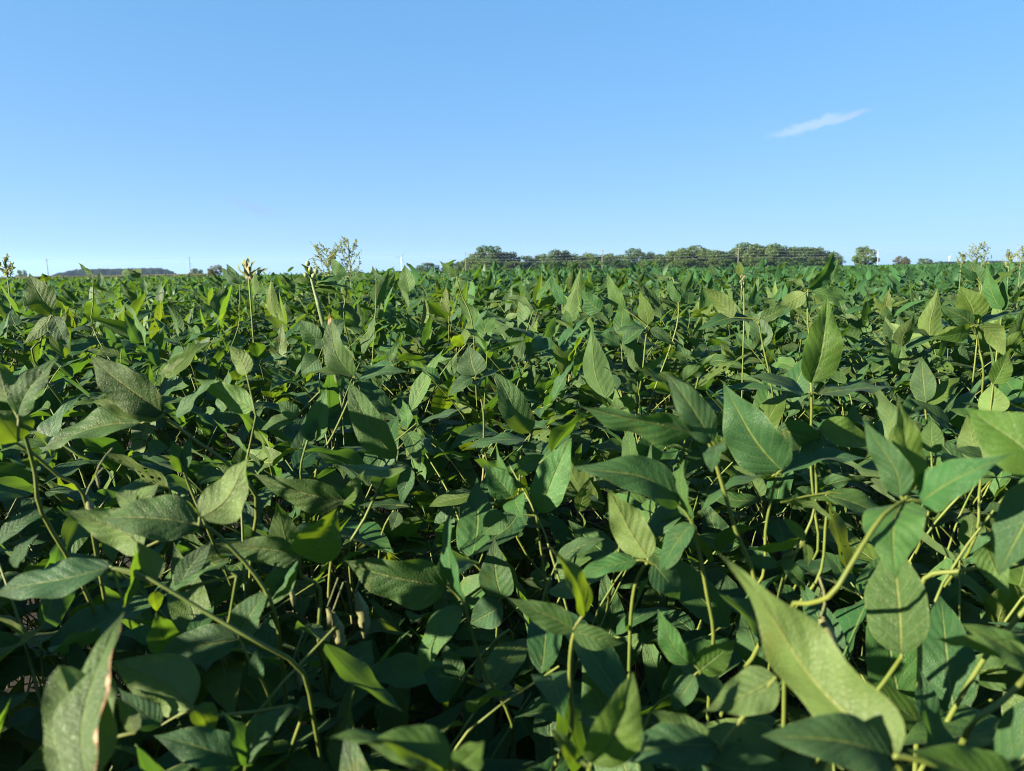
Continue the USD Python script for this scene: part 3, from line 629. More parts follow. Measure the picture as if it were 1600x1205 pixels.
def grow(r, h, n_leaf, spread, lod, low=0.35, size=1.0, MATS=MATS):
    """A soybean plant rooted at the origin: (stem, [(petiole, [(leaflet mesh, material)])], pods). Petioles climb outwards from the stem, each carrying three leaflets."""
    lean = r.normal(0, 0.05, 2)
    zt = h * 0.86
    stem = spline([(0, 0, 0), (lean[0] * .3, lean[1] * .3, zt * .4), (lean[0] + r.normal(0, .01), lean[1] + r.normal(0, .01), zt)], 6)
    trif = []
    az = r.uniform(0, 2 * PI)
    for i in range(n_leaf):
        s = (i + 0.5) / n_leaf
        az += 2.4 + r.normal(0, 0.4)
        zn = zt * (low * 0.6 + (1 - low * 0.6) * s)
        node = np.array([np.interp(zn, stem[:, 2], stem[:, 0]), np.interp(zn, stem[:, 2], stem[:, 1]), zn])
        zj = h * (low + (1 - low) * (0.25 + 0.75 * s)) + r.normal(0, 0.035)
        zj = max(zj, zn + 0.03)
        out = spread * (1.1 - 0.55 * s) * r.uniform(0.55, 1.2)
        o = np.array([math.cos(az), math.sin(az), 0])
        j = node + o * out + np.array([0, 0, zj - zn])
        pts = spline([node, node + o * out * 0.45 + np.array([0, 0, (zj - zn) * 0.62]), j], 5)
        L = size * r.uniform(0.075, 0.118) * (0.8 + 0.3 * min(1, s * 1.5)) * (1.0 if s < 0.9 else 0.75)
        lv = []
        el0 = r.normal(0.6, 0.5)
        mat = MATS[r.integers(len(MATS))]
        for k, da in enumerate((0.0, 1.45, -1.45)):
            a = az + da + r.normal(0, 0.25)
            el = np.clip((el0 if k == 0 else el0 * 0.5 + r.normal(0.0, 0.35)), -0.75, 1.35)
            ax = np.array([math.cos(a) * math.cos(el), math.sin(a) * math.cos(el), math.sin(el)])
            up = np.array([-math.cos(a) * math.sin(el), -math.sin(a) * math.sin(el), math.cos(el)])
            sd = cross3(ax, up)
            ro = r.normal(0, 0.5)
            nrm = up * math.cos(ro) + sd * math.sin(ro)
            ll = L * (1.08 if k == 0 else 0.93) * r.uniform(0.9, 1.08)
            b = j + (unit(j - pts[-2]) * 0.018 + ax * 0.008 if k == 0 else ax * 0.004)
            sh = SHAPES[lod][r.integers(40)]
            m = (sh[0] * ll @ frame(ax, nrm) + b, sh[1], sh[2])
            lv.append((m, mat if r.random() < 0.7 else MATS[r.integers(len(MATS))]))
        end = np.vstack([pts, j + unit(j - pts[-2]) * 0.018])
        trif.append((end, lv))
    pods = []
    for _ in range(r.integers(0, 4)):
        zp = zt * r.uniform(0.4, 0.85)
        p = np.array([np.interp(zp, stem[:, 2], stem[:, 0]), np.interp(zp, stem[:, 2], stem[:, 1]), zp])
        a = r.uniform(0, 2 * PI)
        pods.append(pod_mesh(p, r.uniform(.03, .045), .0042, unit(np.array([math.cos(a) * .5, math.sin(a) * .5, -0.85]))))
    return stem, trif, pods


def build_plant(root, stem, trif, pods, off=np.zeros(3), sides=5):
    put(root, 'stem', tube(stem - off, np.linspace(.0042, .0022, len(stem)), sides), STEM)
    for pts, lv in trif:
        pe = put(root, 'petiole', tube(pts - off, np.linspace(.0016, .0009, len(pts)), sides), PETIOLE)
        for m, mat in lv:
            put(pe, 'leaflet', (m[0] - off, m[1], m[2]), LEAF[mat])
    for p in pods:
        put(root, 'pod', (p[0] - off, p[1]), POD)


# ---- hero plants
hero_roots = []
for key, cl in built.items():
    js = np.array([c[1][-1] for c in cl])
    base = np.array([js[:, 0].mean() + rng.normal(0, .02), js[:, 1].mean() + 0.05, 0.0])
    hero_roots.append(base[:2])
    top = min(js[:, 2].min() - 0.12, 0.62)
    root = thing('soybean_plant', base, HERO[key], 'soybean plant', 'soybean plants told apart in the foreground')
    stem = spline([base, base + [0.01, 0.0, top * 0.5], [base[0] - .01, base[1], top]], 6)
    put(root, 'stem', tube(stem - base, np.linspace(.0042, .0015, 6), 7), STEM)
    for j, pts, rad, lv in cl:
        # the petiole runs on to a node of the stem
        zn = max(0.12, min(top, pts[-1][2] - 0.08 - 1.1 * math.hypot(*(pts[-1][:2] - base[:2]))))
        node = np.array([np.interp(zn, stem[:, 2], stem[:, 0]), np.interp(zn, stem[:, 2], stem[:, 1]), zn])
        line = spline(list(pts) + [0.5 * (pts[-1] + node) + [0, 0, .015], node], 16)[::-1]
        pieces = [tube(line - base, np.linspace(rad * 1.15, rad * 0.85, len(line)), 8)]
        for m, mat, b in lv:                      # petiolules
            if 0.0005 < np.linalg.norm(b - j) < 0.06:
                pieces.append(tube(spline([j - base, (j + b) / 2 - base + [0, 0, .001], b - base], 5), np.linspace(rad * .8, rad * .55, 5), 6))
        pe = put(root, 'petiole', join(pieces)[:2], PETIOLE)
        for m, mat, b in lv:
            lf = put(pe, 'leaflet', (m[0] - base, m[1], m[2]), LEAF[mat])
            if mat == 'o' and key == 'aa':
                lf.SetCustomDataByKey('label', 'leaflet with a brown shredded tip')
            if mat == 'e':
                lf.SetCustomDataByKey('label', 'large leaflet browned along its edge')
            if mat == 'h':
                lf.SetCustomDataByKey('label', 'leaflet riddled with insect holes')
    # lower leaves of the same plant
    st, trif, pods = grow(rng, max(0.45, top), 9, 0.17, 'hi', 0.25, 1.1)
    for pts, lv in trif:
        lv = [(m, a) for m, a in lv if not occludes(m[0] + base) and project(m[0] + base)[2].min() > (0.42 if key not in ('aj', 'ai', 'ak') else 0.54)]
        if lv and not occludes(pts + base):
            pe = put(root, 'petiole', tube(pts, np.linspace(.0020, .0011, len(pts)), 5), PETIOLE)
            for m, mat in lv:
                put(pe, 'leaflet', m, LEAF[mat])
# pods that show
for px, py, d, L, key in ((458, 1032, .66, .030, 0), (135, 775, .66, .026, 1), (556, 925, .66, .045, 0), (520, 958, .66, .040, 0), (512, 950, .67, .04, 0), (150, 743, .66, .012, 1), (1283, 965, .5, .045, 2), (452, 915, .65, .02, 0)):
    owner = {0: 'ac', 1: 'af', 2: 'm'}[key]
    idx = list(built).index(owner)
    path = '/World/soybean_plant' + (f'_{idx:03d}' if idx else '')
    prim = stage.GetPrimAtPath(path)
    base = np.array(prim.GetAttribute('xformOp:translate').Get())
    p = P(px, py, d)
    m = pod_mesh(p - base, L, L * 0.13, unit(np.array([0.12, 0, -1.0])))
    stalk = tube(spline([p - base + [0, 0, 0.001], p - base + [.004, .004, .012], p - base + [.006, .02, .02]], 4)[::-1], .0009, 5)
    put(prim, 'pod', join([m, stalk])[:2], POD)


# ---- canopy height over the field
def canopy(xx, yy):
    p = np.stack([np.asarray(xx, float) * 0.55, np.asarray(yy, float) * 0.55, np.zeros_like(np.asarray(xx, float))], -1)
    xx, yy = np.asarray(xx, float), np.asarray(yy, float)
    return 0.765 + 0.105 * np.clip((yy - 0.8) / 0.9, 0, 1) - 0.013 * np.clip((yy - 1.8) / 1.2, 0, 1) + 0.21 * (meshkit.fbm(p, 3, 5) - 0.5) - 0.04 * np.clip((xx / (np.abs(yy) + 1) - 0.15) * 3, 0, 1) * np.clip((yy - 1.5) / 2, 0, 1) + 0.05 * np.clip((-xx - 0.45) * 4, 0, 1) * np.clip((0.75 - yy) * 3, 0, 1)


def scatter(y0, y1, step, half, seed):
    """Jittered rooting places in a wedge of the field in front of the camera."""
    r = np.random.default_rng(seed)
    out = []
    for yy in np.arange(y0, y1, step):
        w = half * max(yy, 0) + 1.2
        for xx in np.arange(-w, w, step):
            out.append((xx + r.uniform(-.45, .45) * step, yy + r.uniform(-.45, .45) * step))
    return np.array(out)


def in_view(x, y, margin=0.25):
    return abs(x) < 0.715 * y + margin and y > 0.12


# ---- individual plants from the camera to about 1.9 m, each grown for its place
NEAR = 1.9
near = scatter(-0.35, NEAR, 0.235, 0.72, 21)
n_near = 0
HANDLE = {'a': 'the two long dark leaves', 'c': 'the broad pale shadow-crossed leaf', 'd': 'the tall upright leaf at right', 'e': 'the nearest blurred right-hand leaves', 'g': 'the biggest pale curved leaf',
          'k': 'the yellow-rimmed leaf at the right edge', 'm': 'the bright green curled leaf', 'q': 'the grey-green leaves on the pale stalk', 'r': 'the small glowing three-part leaf', 's': 'the low upright glowing leaf',
          'u': 'the glowing leaves at the bottom edge', 'v': 'the large oval ribbed leaf', 'w': 'the fresh green V of leaves', 'y': 'the rounded bluish leaf', 'z': 'the long narrow left-leaning leaf', 'aa': 'the brown shredded leaf tip',
          'ac': 'the heart-shaped glowing leaf', 'af': 'the three leaves on a slanting stalk', 'ag': 'the glowing leaf at the left edge', 'ah': 'the broad dark quilted leaf', 'ai': 'the long blue-green leaf at the left edge', 'aj': 'the nearest blurred left-hand leaf', 'ak': 'the pale sun-dappled leaf'}
ANCHOR = {k: np.mean([c[0] for c in built[k]], 0) for k in HANDLE}
USED = {}


def filler_label(p):
    best = []
    for k, q in ANCHOR.items():
        dx, dy = p[0] - q[0], p[1] - q[1]
        where = ('close behind' if dy > 0 else 'in front of') if abs(dy) > abs(dx) else ('just right of' if dx > 0 else 'just left of')
        best.append((math.hypot(dx, dy), where, k))
    for dist, where, k in sorted(best)[:6]:
        text = f'leafy soybean plant {where} {HANDLE[k]}'
        if text not in USED:
            USED[text] = 1
            return text
    return LAB_NEAR


LAB_NEAR = 'leafy green soybean plant filling in among the foreground plants'
margin_pts = []
for (xx, yy) in near:
    if not in_view(xx, yy, 0.22):
        margin_pts.append((xx, yy)); continue
    if math.hypot(xx, yy) < 0.22:
        continue
    h = float(canopy(xx, yy)) - (0.05 if yy < 0.9 else 0.02)
    stem, trif, pods = grow(rng, h, 26, 0.18, 'hi', 0.13)
    base = np.array([xx, yy, 0.0])
    keep = []
    for pts, lv in trif:
        ok = []
        for m, a in lv:
            w = m[0] + base
            X, Y, D = project(w)
            if D.min() < (0.36 if X.max() > 300 else 0.52) or (Y < HOR(X) + 6).any() or occludes(w):
                continue
            ok.append((m, a))
        if len(ok) > 1 and not occludes(pts + base, 0):
            keep.append((pts, ok))
    if not keep:
        continue
    root = thing('soybean_plant', base, filler_label(base + [0, 0, h]), 'soybean plant', 'soybean plants filling the foreground')
    build_plant(root, stem, keep, pods)
    n_near += 1

# ---- copies from there on, up to about 300 plants in view
LAB_MID = 'green soybean plant further back in the field, one of many alike in the even canopy'
PROTO = []
for k in range(10):
    cls = stage.CreateClassPrim(f'/World/soybean_model_{k:03d}')
    stem, trif, pods = grow(np.random.default_rng(200 + k), 0.80, 19, 0.17, 'mid', 0.46, 1.04, ['g', 'g', 'd', 'd', 'b', 'b', 'q', 'p', 'g', 'h'])
    put(cls, 'stem', tube(stem, np.linspace(.0042, .0022, len(stem)), 4), STEM)
    for pts, lv in trif:
        pe = put(cls, 'petiole', tube(pts, np.linspace(.0015, .0009, len(pts)), 4), PETIOLE)
        for m, mat in lv:
            put(pe, 'leaflet', m, LEAF[mat])
    PROTO.append((cls, max(m[0][:, 2].max() for _, lv in trif for m, _ in lv)))
mid = scatter(NEAR, 6.0, 0.25, 0.72, 22)
n_mid = 0
for (xx, yy) in mid:
    if not in_view(xx, yy, 0.1) or n_mid >= 210:
        margin_pts.append((xx, yy)); continue
    x = UsdGeom.Xform.Define(stage, numbered('/World', 'soybean_plant'))
    s = float(canopy(xx, yy)) / 0.80 * rng.uniform(0.88, 1.07)
    model, zmax = PROTO[rng.integers(10)]
    s = min(s, (0.985 + 0.014 * yy * rng.uniform(0, 1)) / zmax)
    x.AddTranslateOp().Set(Gf.Vec3d(float(xx), float(yy), 0))
    x.AddRotateZOp().Set(float(rng.uniform(0, 360)))
    x.AddScaleOp().Set(Gf.Vec3f(1.0, 1.0, s))
    pr = x.GetPrim()
    tag(pr, LAB_MID, 'soybean plant', 'soybean plants further back in the field')
    pr.GetReferences().AddInternalReference(model.GetPath())
    pr.SetInstanceable(True)
    n_mid += 1
print('plants', len(built), n_near, n_mid)


# ---- the rest of the field as one object
def joined_plant(r, h, n_leaf, spread, lod, low, size=1.0):
    stem, trif, _ = grow(r, h, n_leaf, spread, lod, low, size)
    return join([m for _, lv in trif for m, _ in lv])[:2], join([tube(p[::2] if len(p) > 4 else p, .0013, 3, False) for p, _ in trif])[:2]


def instancer(path, protos, pos, ids, rotz, scale, label, cat):
    pi = UsdGeom.PointInstancer.Define(stage, path)
    pi.CreatePrototypesRel().SetTargets([p.GetPath() for p in protos(path)])
    pi.CreatePositionsAttr(Vt.Vec3fArray.FromNumpy(np.asarray(pos, np.float32)))
    pi.CreateProtoIndicesAttr(Vt.IntArray.FromNumpy(np.asarray(ids, np.int32)))
    half = np.asarray(rotz) / 2
    pi.CreateOrientationsAttr(Vt.QuathArray([Gf.Quath(float(math.cos(a)), 0, 0, float(math.sin(a))) for a in half]))
    pi.CreateScalesAttr(Vt.Vec3fArray.FromNumpy(np.asarray(scale, np.float32)))
    tag(pi.GetPrim(), label, cat, kind='stuff')
    return pi


def field_protos(path):
    out = []
    for k in range(6):                                     # single plants
        x = UsdGeom.Xform.Define(stage, f'{path}/plant_model_{k:03d}')
        lf, pe = joined_plant(np.random.default_rng(300 + k), 0.80, 16, 0.17, 'lo', 0.5, 1.08)
        put(x.GetPrim(), 'leaves', lf, CANOPY); put(x.GetPrim(), 'petioles', pe, PETIOLE, False)
        out.append(x)
    for k in range(4):                                     # patches of 3 x 3 m for far off
        r = np.random.default_rng(400 + k)
        parts = []
        n = 900
        for i in range(n):
            a, el = r.uniform(0, 2 * PI), r.normal(0.3, 0.5)
            ax = np.array([math.cos(a) * math.cos(el), math.sin(a) * math.cos(el), math.sin(el)])
            up = np.array([-math.cos(a) * math.sin(el), -math.sin(a) * math.sin(el), math.cos(el)])
            ro = r.normal(0, .7)
            nrm = up * math.cos(ro) + cross3(ax, up) * math.sin(ro)
            L = r.uniform(.10, .17)
            q = np.array([[-.25, .35, .03], [0, 0, 0], [.25, .35, .03], [0, 1, .05], [0, .4, 0]])
            q[:, 0] *= 0.95
            o = np.array([r.uniform(-1.5, 1.5), r.uniform(-1.5, 1.5), 0.80 - 0.26 * r.random() ** 1.4])
            parts.append((q * L @ frame(ax, nrm) + o, np.array([(1, 4, 0), (1, 2, 4), (0, 4, 3), (4, 2, 3)])))
        x = UsdGeom.Xform.Define(stage, f'{path}/patch_model_{k:03d}')
        put(x.GetPrim(), 'leaves', join(parts)[:2], CANOPY)
        out.append(x)
    return out


pos, ids, rot, scl = [], [], [], []
r = np.random.default_rng(55)


def add_plants(pts):
    pts = np.asarray(pts, float)
    h = canopy(pts[:, 0], pts[:, 1]) / .8 * r.uniform(.88, 1.07, len(pts))
    pos.extend((a, b, 0) for a, b in pts); ids.extend(r.integers(6, size=len(pts))); rot.extend(r.uniform(0, 2 * PI, len(pts))); scl.extend((1, 1, q) for q in h)


add_plants([q for q in margin_pts if math.hypot(*q) > 0.3])
add_plants([(a + r.uniform(-.1, .1), b + r.uniform(-.1, .1)) for a, b in [(a, b) for a in np.arange(-1.9, -0.3, .25) for b in np.arange(-1.2, -.35, .25)] + [(a, b) for a in np.arange(-2.6, -1.2, .25) for b in np.arange(-.35, 1.0, .25)]])
add_plants(scatter(6.0, 14, 0.27, 0.80, 31))
add_plants(scatter(14, 34, 0.36, 0.80, 32))
far = np.array([(xx + r.uniform(-.6, .6), yy + r.uniform(-.6, .6)) for yy in np.arange(34, 398, 2.7) for xx in np.arange(-.82 * yy, .82 * yy, 2.7)])
h = canopy(far[:, 0] * .3, far[:, 1] * .3) / .8 * r.uniform(.96, 1.04, len(far))
pos.extend((a, b, 0) for a, b in far); ids.extend(6 + r.integers(4, size=len(far))); rot.extend(r.uniform(0, 2 * PI, len(far))); scl.extend((1, 1, q) for q in h)
print('field instances', len(pos))
instancer('/World/soybean_field', field_protos, pos, ids, rot, scl, 'dense green soybean canopy stretching away to the trees and the horizon', 'soybean field')

# ------------------------------------------------------------------ weeds that overtop the crop
def sprig(r, base, tip, nleaf, Ls, Ws):
    """A thin curved branch with small narrow leaves: (branch, leaves)."""
    d = tip - base
    L = np.linalg.norm(d)
    bend = np.array([r.normal(0, .08), r.normal(0, .08), -0.10]) * L
    line = spline([base, (base + tip) / 2 + bend, tip], 7)
    lv = []
    for i in range(nleaf):
        t = 0.2 + 0.8 * (i + r.uniform(0, .8)) / nleaf
        p = base + 0
        k = min(5, int(t * 6)); s = t * 6 - k
        p = line[k] * (1 - s) + line[k + 1] * s
        ax = unit(unit(d) * r.uniform(0.1, 0.9) + r.normal(0, .6, 3))
        m = leaflet(Ls * r.uniform(.5, 1.2), Ws * r.uniform(.7, 1.2), .3, .3, 0, 0, 3, 2)
        lv.append(moved(m, frame(ax, unit(r.normal(0, 1, 3))), p))
    return line, lv


def wispy_weed(px, py_top, py_root, d, width_px, label, sd, nb=9, pale=False):
    """An airy weed: a stem with upswept branches set with tiny leaves."""
    r = np.random.default_rng(sd)
    top = P(px, py_top, d); g = P(px, py_root, d)
    base = np.array([g[0], g[1], 0.0])
    root = thing('tall_weed', base, label, 'weed', 'weeds overtopping the crop')
    H = top[2]
    wid = width_px / FPX * d / 2
    h0 = g[2]
    stem = spline([(0, 0, 0), (r.normal(0, .01), 0, h0), (r.normal(0, wid * .1), 0, (h0 + H) / 2), (0, 0, H * .99)], 10)
    put(root, 'stem', tube(stem, np.linspace(.0032, .0009, 10), 6), WEED_STEM)
    for i in range(nb):
        s = (i + .3) / nb
        z0 = h0 + (H - h0) * (0.0 + .75 * s)
        a = i * 2.4 + r.uniform(-.4, .4)
        reach = wid * (1.05 - .5 * s) * r.uniform(.6, 1.1)
        b = np.array([np.interp(z0, stem[:, 2], stem[:, 0]), 0, z0])
        t = np.array([math.cos(a) * reach, math.sin(a) * reach, min(H * 1.0, z0 + (H - h0) * r.uniform(.3, .55))])
        line, lv = sprig(r, b, t, 9, .016 * (d / 3) ** .5, .005)
        sub = []
        for k in range(4):
            q = line[2 + k]
            tt = q + unit(t - b) * reach * .5 + r.normal(0, reach * .22, 3)
            tt[2] = max(tt[2], q[2] + .01)
            l2, lv2 = sprig(r, q, tt, 8, .014 * (d / 3) ** .5, .0045)
            sub.append(l2); lv += lv2
        br = put(root, 'branch', join([tube(line, np.linspace(.0014, .0007, 7), 4)] + [tube(q, np.linspace(.0009, .0006, 7), 4) for q in sub])[:2], WEED_STEM)
        put(br, 'leaves', join(lv)[:2], WEED_PALE if pale else WEED_LEAF)
    return root


wispy_weed(512, 383, 440, 3.2, 62, 'airy branching weed against the sky left of the wind turbine', 1, 16)
wispy_weed(548, 371, 440, 3.3, 46, 'tallest airy weed, right beside the branching weed left of the turbine', 2, 10)
wispy_weed(1528, 380, 420, 4.2, 40, 'pale airy weed above the broad upright leaves at far right', 3, 9, False)
wispy_weed(1503, 396, 418, 4.4, 16, 'thin small weed standing between the white pole and the pale airy weed', 4, 5)
wispy_weed(1578, 390, 425, 4.0, 26, 'pale-stemmed weed near the right edge of the skyline', 5, 7, False)
wispy_weed(1598, 382, 425, 4.1, 22, 'weed cut by the right edge of the photo', 8, 6)
wispy_weed(8, 402, 440, 2.6, 34, 'weed at the left edge of the skyline', 6, 6)

# thick-stemmed weed with round buds
r = np.random.default_rng(77)
root_p = P(503, 500, 1.5); b0 = np.array([root_p[0] + .12, root_p[1] + .25, 0.0])
wd = thing('thick_stemmed_weed', b0, 'weed with a thick pale green stem and round buds, in front of the airy weeds', 'weed')
line = spline([b0 + [0, 0, 0.2], b0 * .4 + P(507, 512, 1.5) * .6 - [0, 0, .01], P(505, 505, 1.5), P(496, 470, 1.5), P(488, 440, 1.5), P(485, 420, 1.5)], 12)
line = np.vstack([b0, line])
put(wd, 'stem', tube(line - b0, np.linspace(.0062, .0032, len(line)), 9), WEED_STEM)
for px, py in ((485, 421), (490, 431), (481, 412), (494, 424), (478, 430)):
    c = P(px, py, 1.49)
    n = 7; t = np.linspace(0, 1, n)
    d = unit(np.array([r.normal(0, .3), r.normal(0, .3), 1]))
    v = tube(c - b0 + np.outer((t - .5) * .011, d), .0048 * np.sin(np.clip(t, .04, .96) * PI) ** .5, 9)
    put(wd, 'bud', v, WEED_BUD)
for (bx, by, tx, ty, w) in ((492, 450, 540, 462, 14), (490, 446, 560, 455, 10), (486, 440, 455, 440, 10), (488, 436, 470, 412, 8), (490, 446, 520, 440, 10)):
    put(wd, 'leaf', (lambda m: (m[0] - b0, m[1], m[2]))(hero_leaflet(P(bx, by, 1.5), P(tx, ty, 1.5), w, 'U', 'g', seed=bx + tx)), LEAF['y'])

# pale narrow-leaved weed left of it
b0 = P(388, 445, 2.4); b0[2] = 0
wd = thing('narrow_leaved_weed', b0, 'weed with a tuft of narrow upright leaves and a cream heart on the skyline', 'weed')
put(wd, 'stem', tube(spline([(0, 0, 0), (.005, 0, .5), P(389, 436, 2.4) - b0], 8), np.linspace(.003, .003, 8), 7), PETIOLE)
for (bx, by, tx, ty, w, mt) in ((389, 434, 370, 406, 4, 'l'), (386, 424, 381, 396, 5, 'l'), (387, 426, 390, 398, 6, 'l'), (390, 428, 402, 404, 5, 'l'), (388, 432, 388, 404, 7, 'p'), (389, 436, 395, 424, 9, 'p'), (392, 432, 412, 418, 4, 'l'), (400, 430, 420, 420, 4, 'l'), (391, 438, 384, 428, 8, 'p'), (405, 432, 406, 417, 4, 'p')):
    put(wd, 'leaf', (lambda m: (m[0] - b0, m[1]))(hero_leaflet(P(bx, by, 2.4), P(tx, ty, 2.4), w, 'L', 'g', seed=bx * 3 + tx)), WEED_PALE if mt == 'p' else WEED_LEAF)

# flower stalk below the right pole
b0 = P(1162, 520, 1.35); b0[2] = 0
wd = thing('flowering_weed', b0, 'slender stalk topped with tiny cream buds, below the second utility pole', 'weed')
put(wd, 'stem', tube(spline([(0, 0, 0), P(1162, 520, 1.35) - b0, P(1158, 470, 1.35) - b0, P(1160, 430, 1.35) - b0], 12), np.linspace(.0016, .0008, 12), 6), PETIOLE)
for px, py in ((1160, 428), (1158, 432), (1163, 433), (1160, 437), (1157, 440), (1162, 443), (1159, 449)):
    c = P(px, py, 1.35) - b0
    t = np.linspace(0, 1, 5)
    put(wd, 'bud', tube(c + np.outer((t - .5) * .005, [0.2, 0, 1]), 0.0015 * np.sin(np.clip(t, .06, .94) * PI) ** .5, 6), WEED_PALE)

# ------------------------------------------------------------------ trees
def tree_model(sd, kind):
    """A tree of unit height and about unit crown width: (trunk with limbs, crown)."""
    r = np.random.default_rng(sd)
    trunk = [tube(spline([(0, 0, 0), (.01, 0, .3), (r.normal(0, .02), r.normal(0, .02), .72)], 8), np.linspace(.026, .008, 8), 7)]
    blobs = []
    nb = 40
    for i in range(nb):
        zc = r.uniform(.05, .90) if kind != 'low' else r.uniform(.04, .85)
        prof = min(1, .55 + zc * 1.6) * math.sqrt(max(0, 1 - max(0, (zc - .35) / .62) ** 2.2))
        rad = .42 * prof * r.uniform(.1, 1) ** .5
        a = r.uniform(0, 2 * PI)
        c = np.array([math.cos(a) * rad, math.sin(a) * rad, zc])
        blobs.append((c, r.uniform(.09, .16)))
        if i % 4 == 0:
            s = np.array([0, 0, max(.08, zc - .25)])
            trunk.append(tube(spline([s, (s + c) / 2 + [0, 0, -.02], c], 5), np.linspace(.010, .003, 5), 5))
    blobs.append((np.array([r.normal(0, .06), r.normal(0, .06), .90]), .10))
    vs, fs = [], []
    n = 0
    for c, br in blobs:
        k = int(95 * (br / .13) ** 2)
        d = r.normal(0, 1, (k, 3)); d /= np.linalg.norm(d, axis=1, keepdims=True)
        p = c + d * br * r.uniform(.6, 1.0, (k, 1)) * [1, 1, 1.25]
        nn = d + r.normal(0, .5, (k, 3)); nn /= np.linalg.norm(nn, axis=1, keepdims=True)
        ey = np.cross(nn, r.normal(0, 1, (k, 3))); ey /= np.linalg.norm(ey, axis=1, keepdims=True)
        ex = np.cross(ey, nn)
        q = np.array([[-.6, -.5, 0], [.5, -.7, .1], [.75, .4, 0], [.05, .8, .12], [-.7, .45, -.05]])[None] * r.uniform(.018, .036, (k, 1, 1))
        vs.append((q[..., :1] * ex[:, None] + q[..., 1:2] * ey[:, None] + q[..., 2:] * nn[:, None] + p[:, None]).reshape(-1, 3))
        o = n + 5 * np.arange(k)[:, None, None]
        fs.append((np.array([(0, 1, 2), (0, 2, 3), (0, 3, 4)])[None] + o).reshape(-1, 3))
        n += 5 * k
    v = np.vstack(vs)
    v[:, 2] *= 1.0 / v[:, 2].max()
    wmax = np.abs(v[:, :2]).max()
    v[:, :2] *= .5 / wmax
    return join(trunk)[:2], (v, np.vstack(fs))


TREE_MODELS = {}
for m in range(3):
    for k in range(4 if m < 2 else 1):
        cls = stage.CreateClassPrim(f'/World/tree_model_{len(TREE_MODELS):03d}')
        tr, cr = tree_model(900 + 10 * m + k, 'full')
        put(cls, 'trunk', tr, BARK)
        put(cls, 'crown', cr, TREES[m], False)
        TREE_MODELS[(m, k)] = cls
r = np.random.default_rng(12)


def tree(px, top, wpx, d, label, m=0, group=None, name='tree'):
    hz = HOR(px)
    h = (hz - top) / FPX * d + 1.0
    w = wpx * 1.18 / FPX * d
    p = P(px, hz, d)
    x = UsdGeom.Xform.Define(stage, numbered('/World', name))
    x.AddTranslateOp().Set(Gf.Vec3d(float(p[0]), float(p[1]), 0))
    x.AddRotateZOp().Set(float(r.uniform(0, 360)))
    x.AddScaleOp().Set(Gf.Vec3f(float(w), float(w), float(h)))
    pr = x.GetPrim()
    tag(pr, label, 'tree', group)
    pr.GetReferences().AddInternalReference(TREE_MODELS[(m, int(r.integers(4)) if m < 2 else 0)].GetPath())
    pr.SetInstanceable(True)


G = 'trees of the wood behind the field'
LW = 'broad-leaved tree in the continuous wood behind the utility poles'
tree(765, 383, 50, 470, 'tallest dark tree with a knobbly top near the left end of the wood', 1, G)
tree(1167, 379, 52, 480, 'highest tree of the wood, rising just right of the second utility pole', 0, G)
tree(1302, 397, 34, 475, 'sloping tree at the right end of the wood', 0, G)
tree(734, 402, 42, 465, 'low tree at the left end of the wood', 0, G)
tree(668, 411, 36, 520, 'small dark dome-shaped tree standing left of the wood', 1)
tree(699, 412, 20, 520, 'smaller bush-like tree between the dark dome-shaped tree and the wood', 1)
for px, top, w, d, m in ((748, 394, 40, 490, 0), (790, 394, 52, 480, 1), (820, 400, 48, 490, 1), (846, 397, 40, 480, 1), (872, 390, 48, 470, 1), (897, 396, 46, 480, 0), (926, 395, 44, 475, 0), (955, 396, 42, 485, 0), (991, 388, 40, 480, 1),
                         (1012, 393, 30, 490, 1), (1034, 397, 42, 480, 1), (1058, 390, 46, 475, 0), (1082, 384, 58, 480, 0), (1110, 390, 48, 470, 0), (1138, 391, 44, 480, 1), (1197, 381, 52, 475, 0), (1226, 384, 52, 480, 0), (1254, 386, 52, 475, 1), (1280, 386, 46, 480, 0),
                         (760, 405, 50, 455, 0), (805, 408, 50, 455, 0), (850, 408, 50, 460, 1), (905, 407, 50, 455, 0), (960, 406, 50, 460, 1), (1015, 405, 50, 455, 0), (1070, 404, 50, 460, 0), (1125, 404, 50, 455, 0), (1180, 402, 50, 460, 0), (1235, 401, 50, 455, 1), (1275, 402, 44, 460, 0)):
    tree(px, top, w, d, LW, m, G)
for px, top in ((715, 409), (780, 398), (835, 404), (860, 401), (884, 399), (912, 400), (940, 400), (973, 399), (1022, 401), (1047, 399), (1070, 394), (1096, 392), (1124, 396), (1152, 390), (1182, 386), (1212, 387), (1240, 389), (1268, 390), (1292, 394)):
    tree(px, top, 44, 500, LW, px % 2, G)
tree(1350, 384, 38, 440, 'lone round tree beside the white pole, right of the wood', 0)
tree(1408, 400, 26, 470, 'small rusty-green tree, next right of the white pole', 2)
tree(1444, 404, 26, 480, 'small rounded tree left of the far white turbine at right', 0)
tree(1467, 409, 16, 520, 'smallest tree, a low bump between the rounded tree and the far turbine at right', 1)
tree(337, 414, 26, 400, 'reddish-brown tree on the skyline at left', 2)
tree(308, 420, 20, 430, 'dark green tree just left of the reddish-brown tree', 1)
tree(36, 422, 18, 420, 'small tree on the skyline near the left edge', 0)
tree(556, 424, 24, 560, 'dark dome-shaped tree behind the airy weeds', 1)


# far woods
def wood_protos(path):
    out = []
    for k in range(3):
        x = UsdGeom.Xform.Define(stage, f'{path}/tree_model_{k:03d}')
        tr, cr = tree_model(700 + k, 'low')
        put(x.GetPrim(), 'crown', cr, FAR_TREES, False)
        put(x.GetPrim(), 'trunk', tr, BARK)
        out.append(x)
    return out


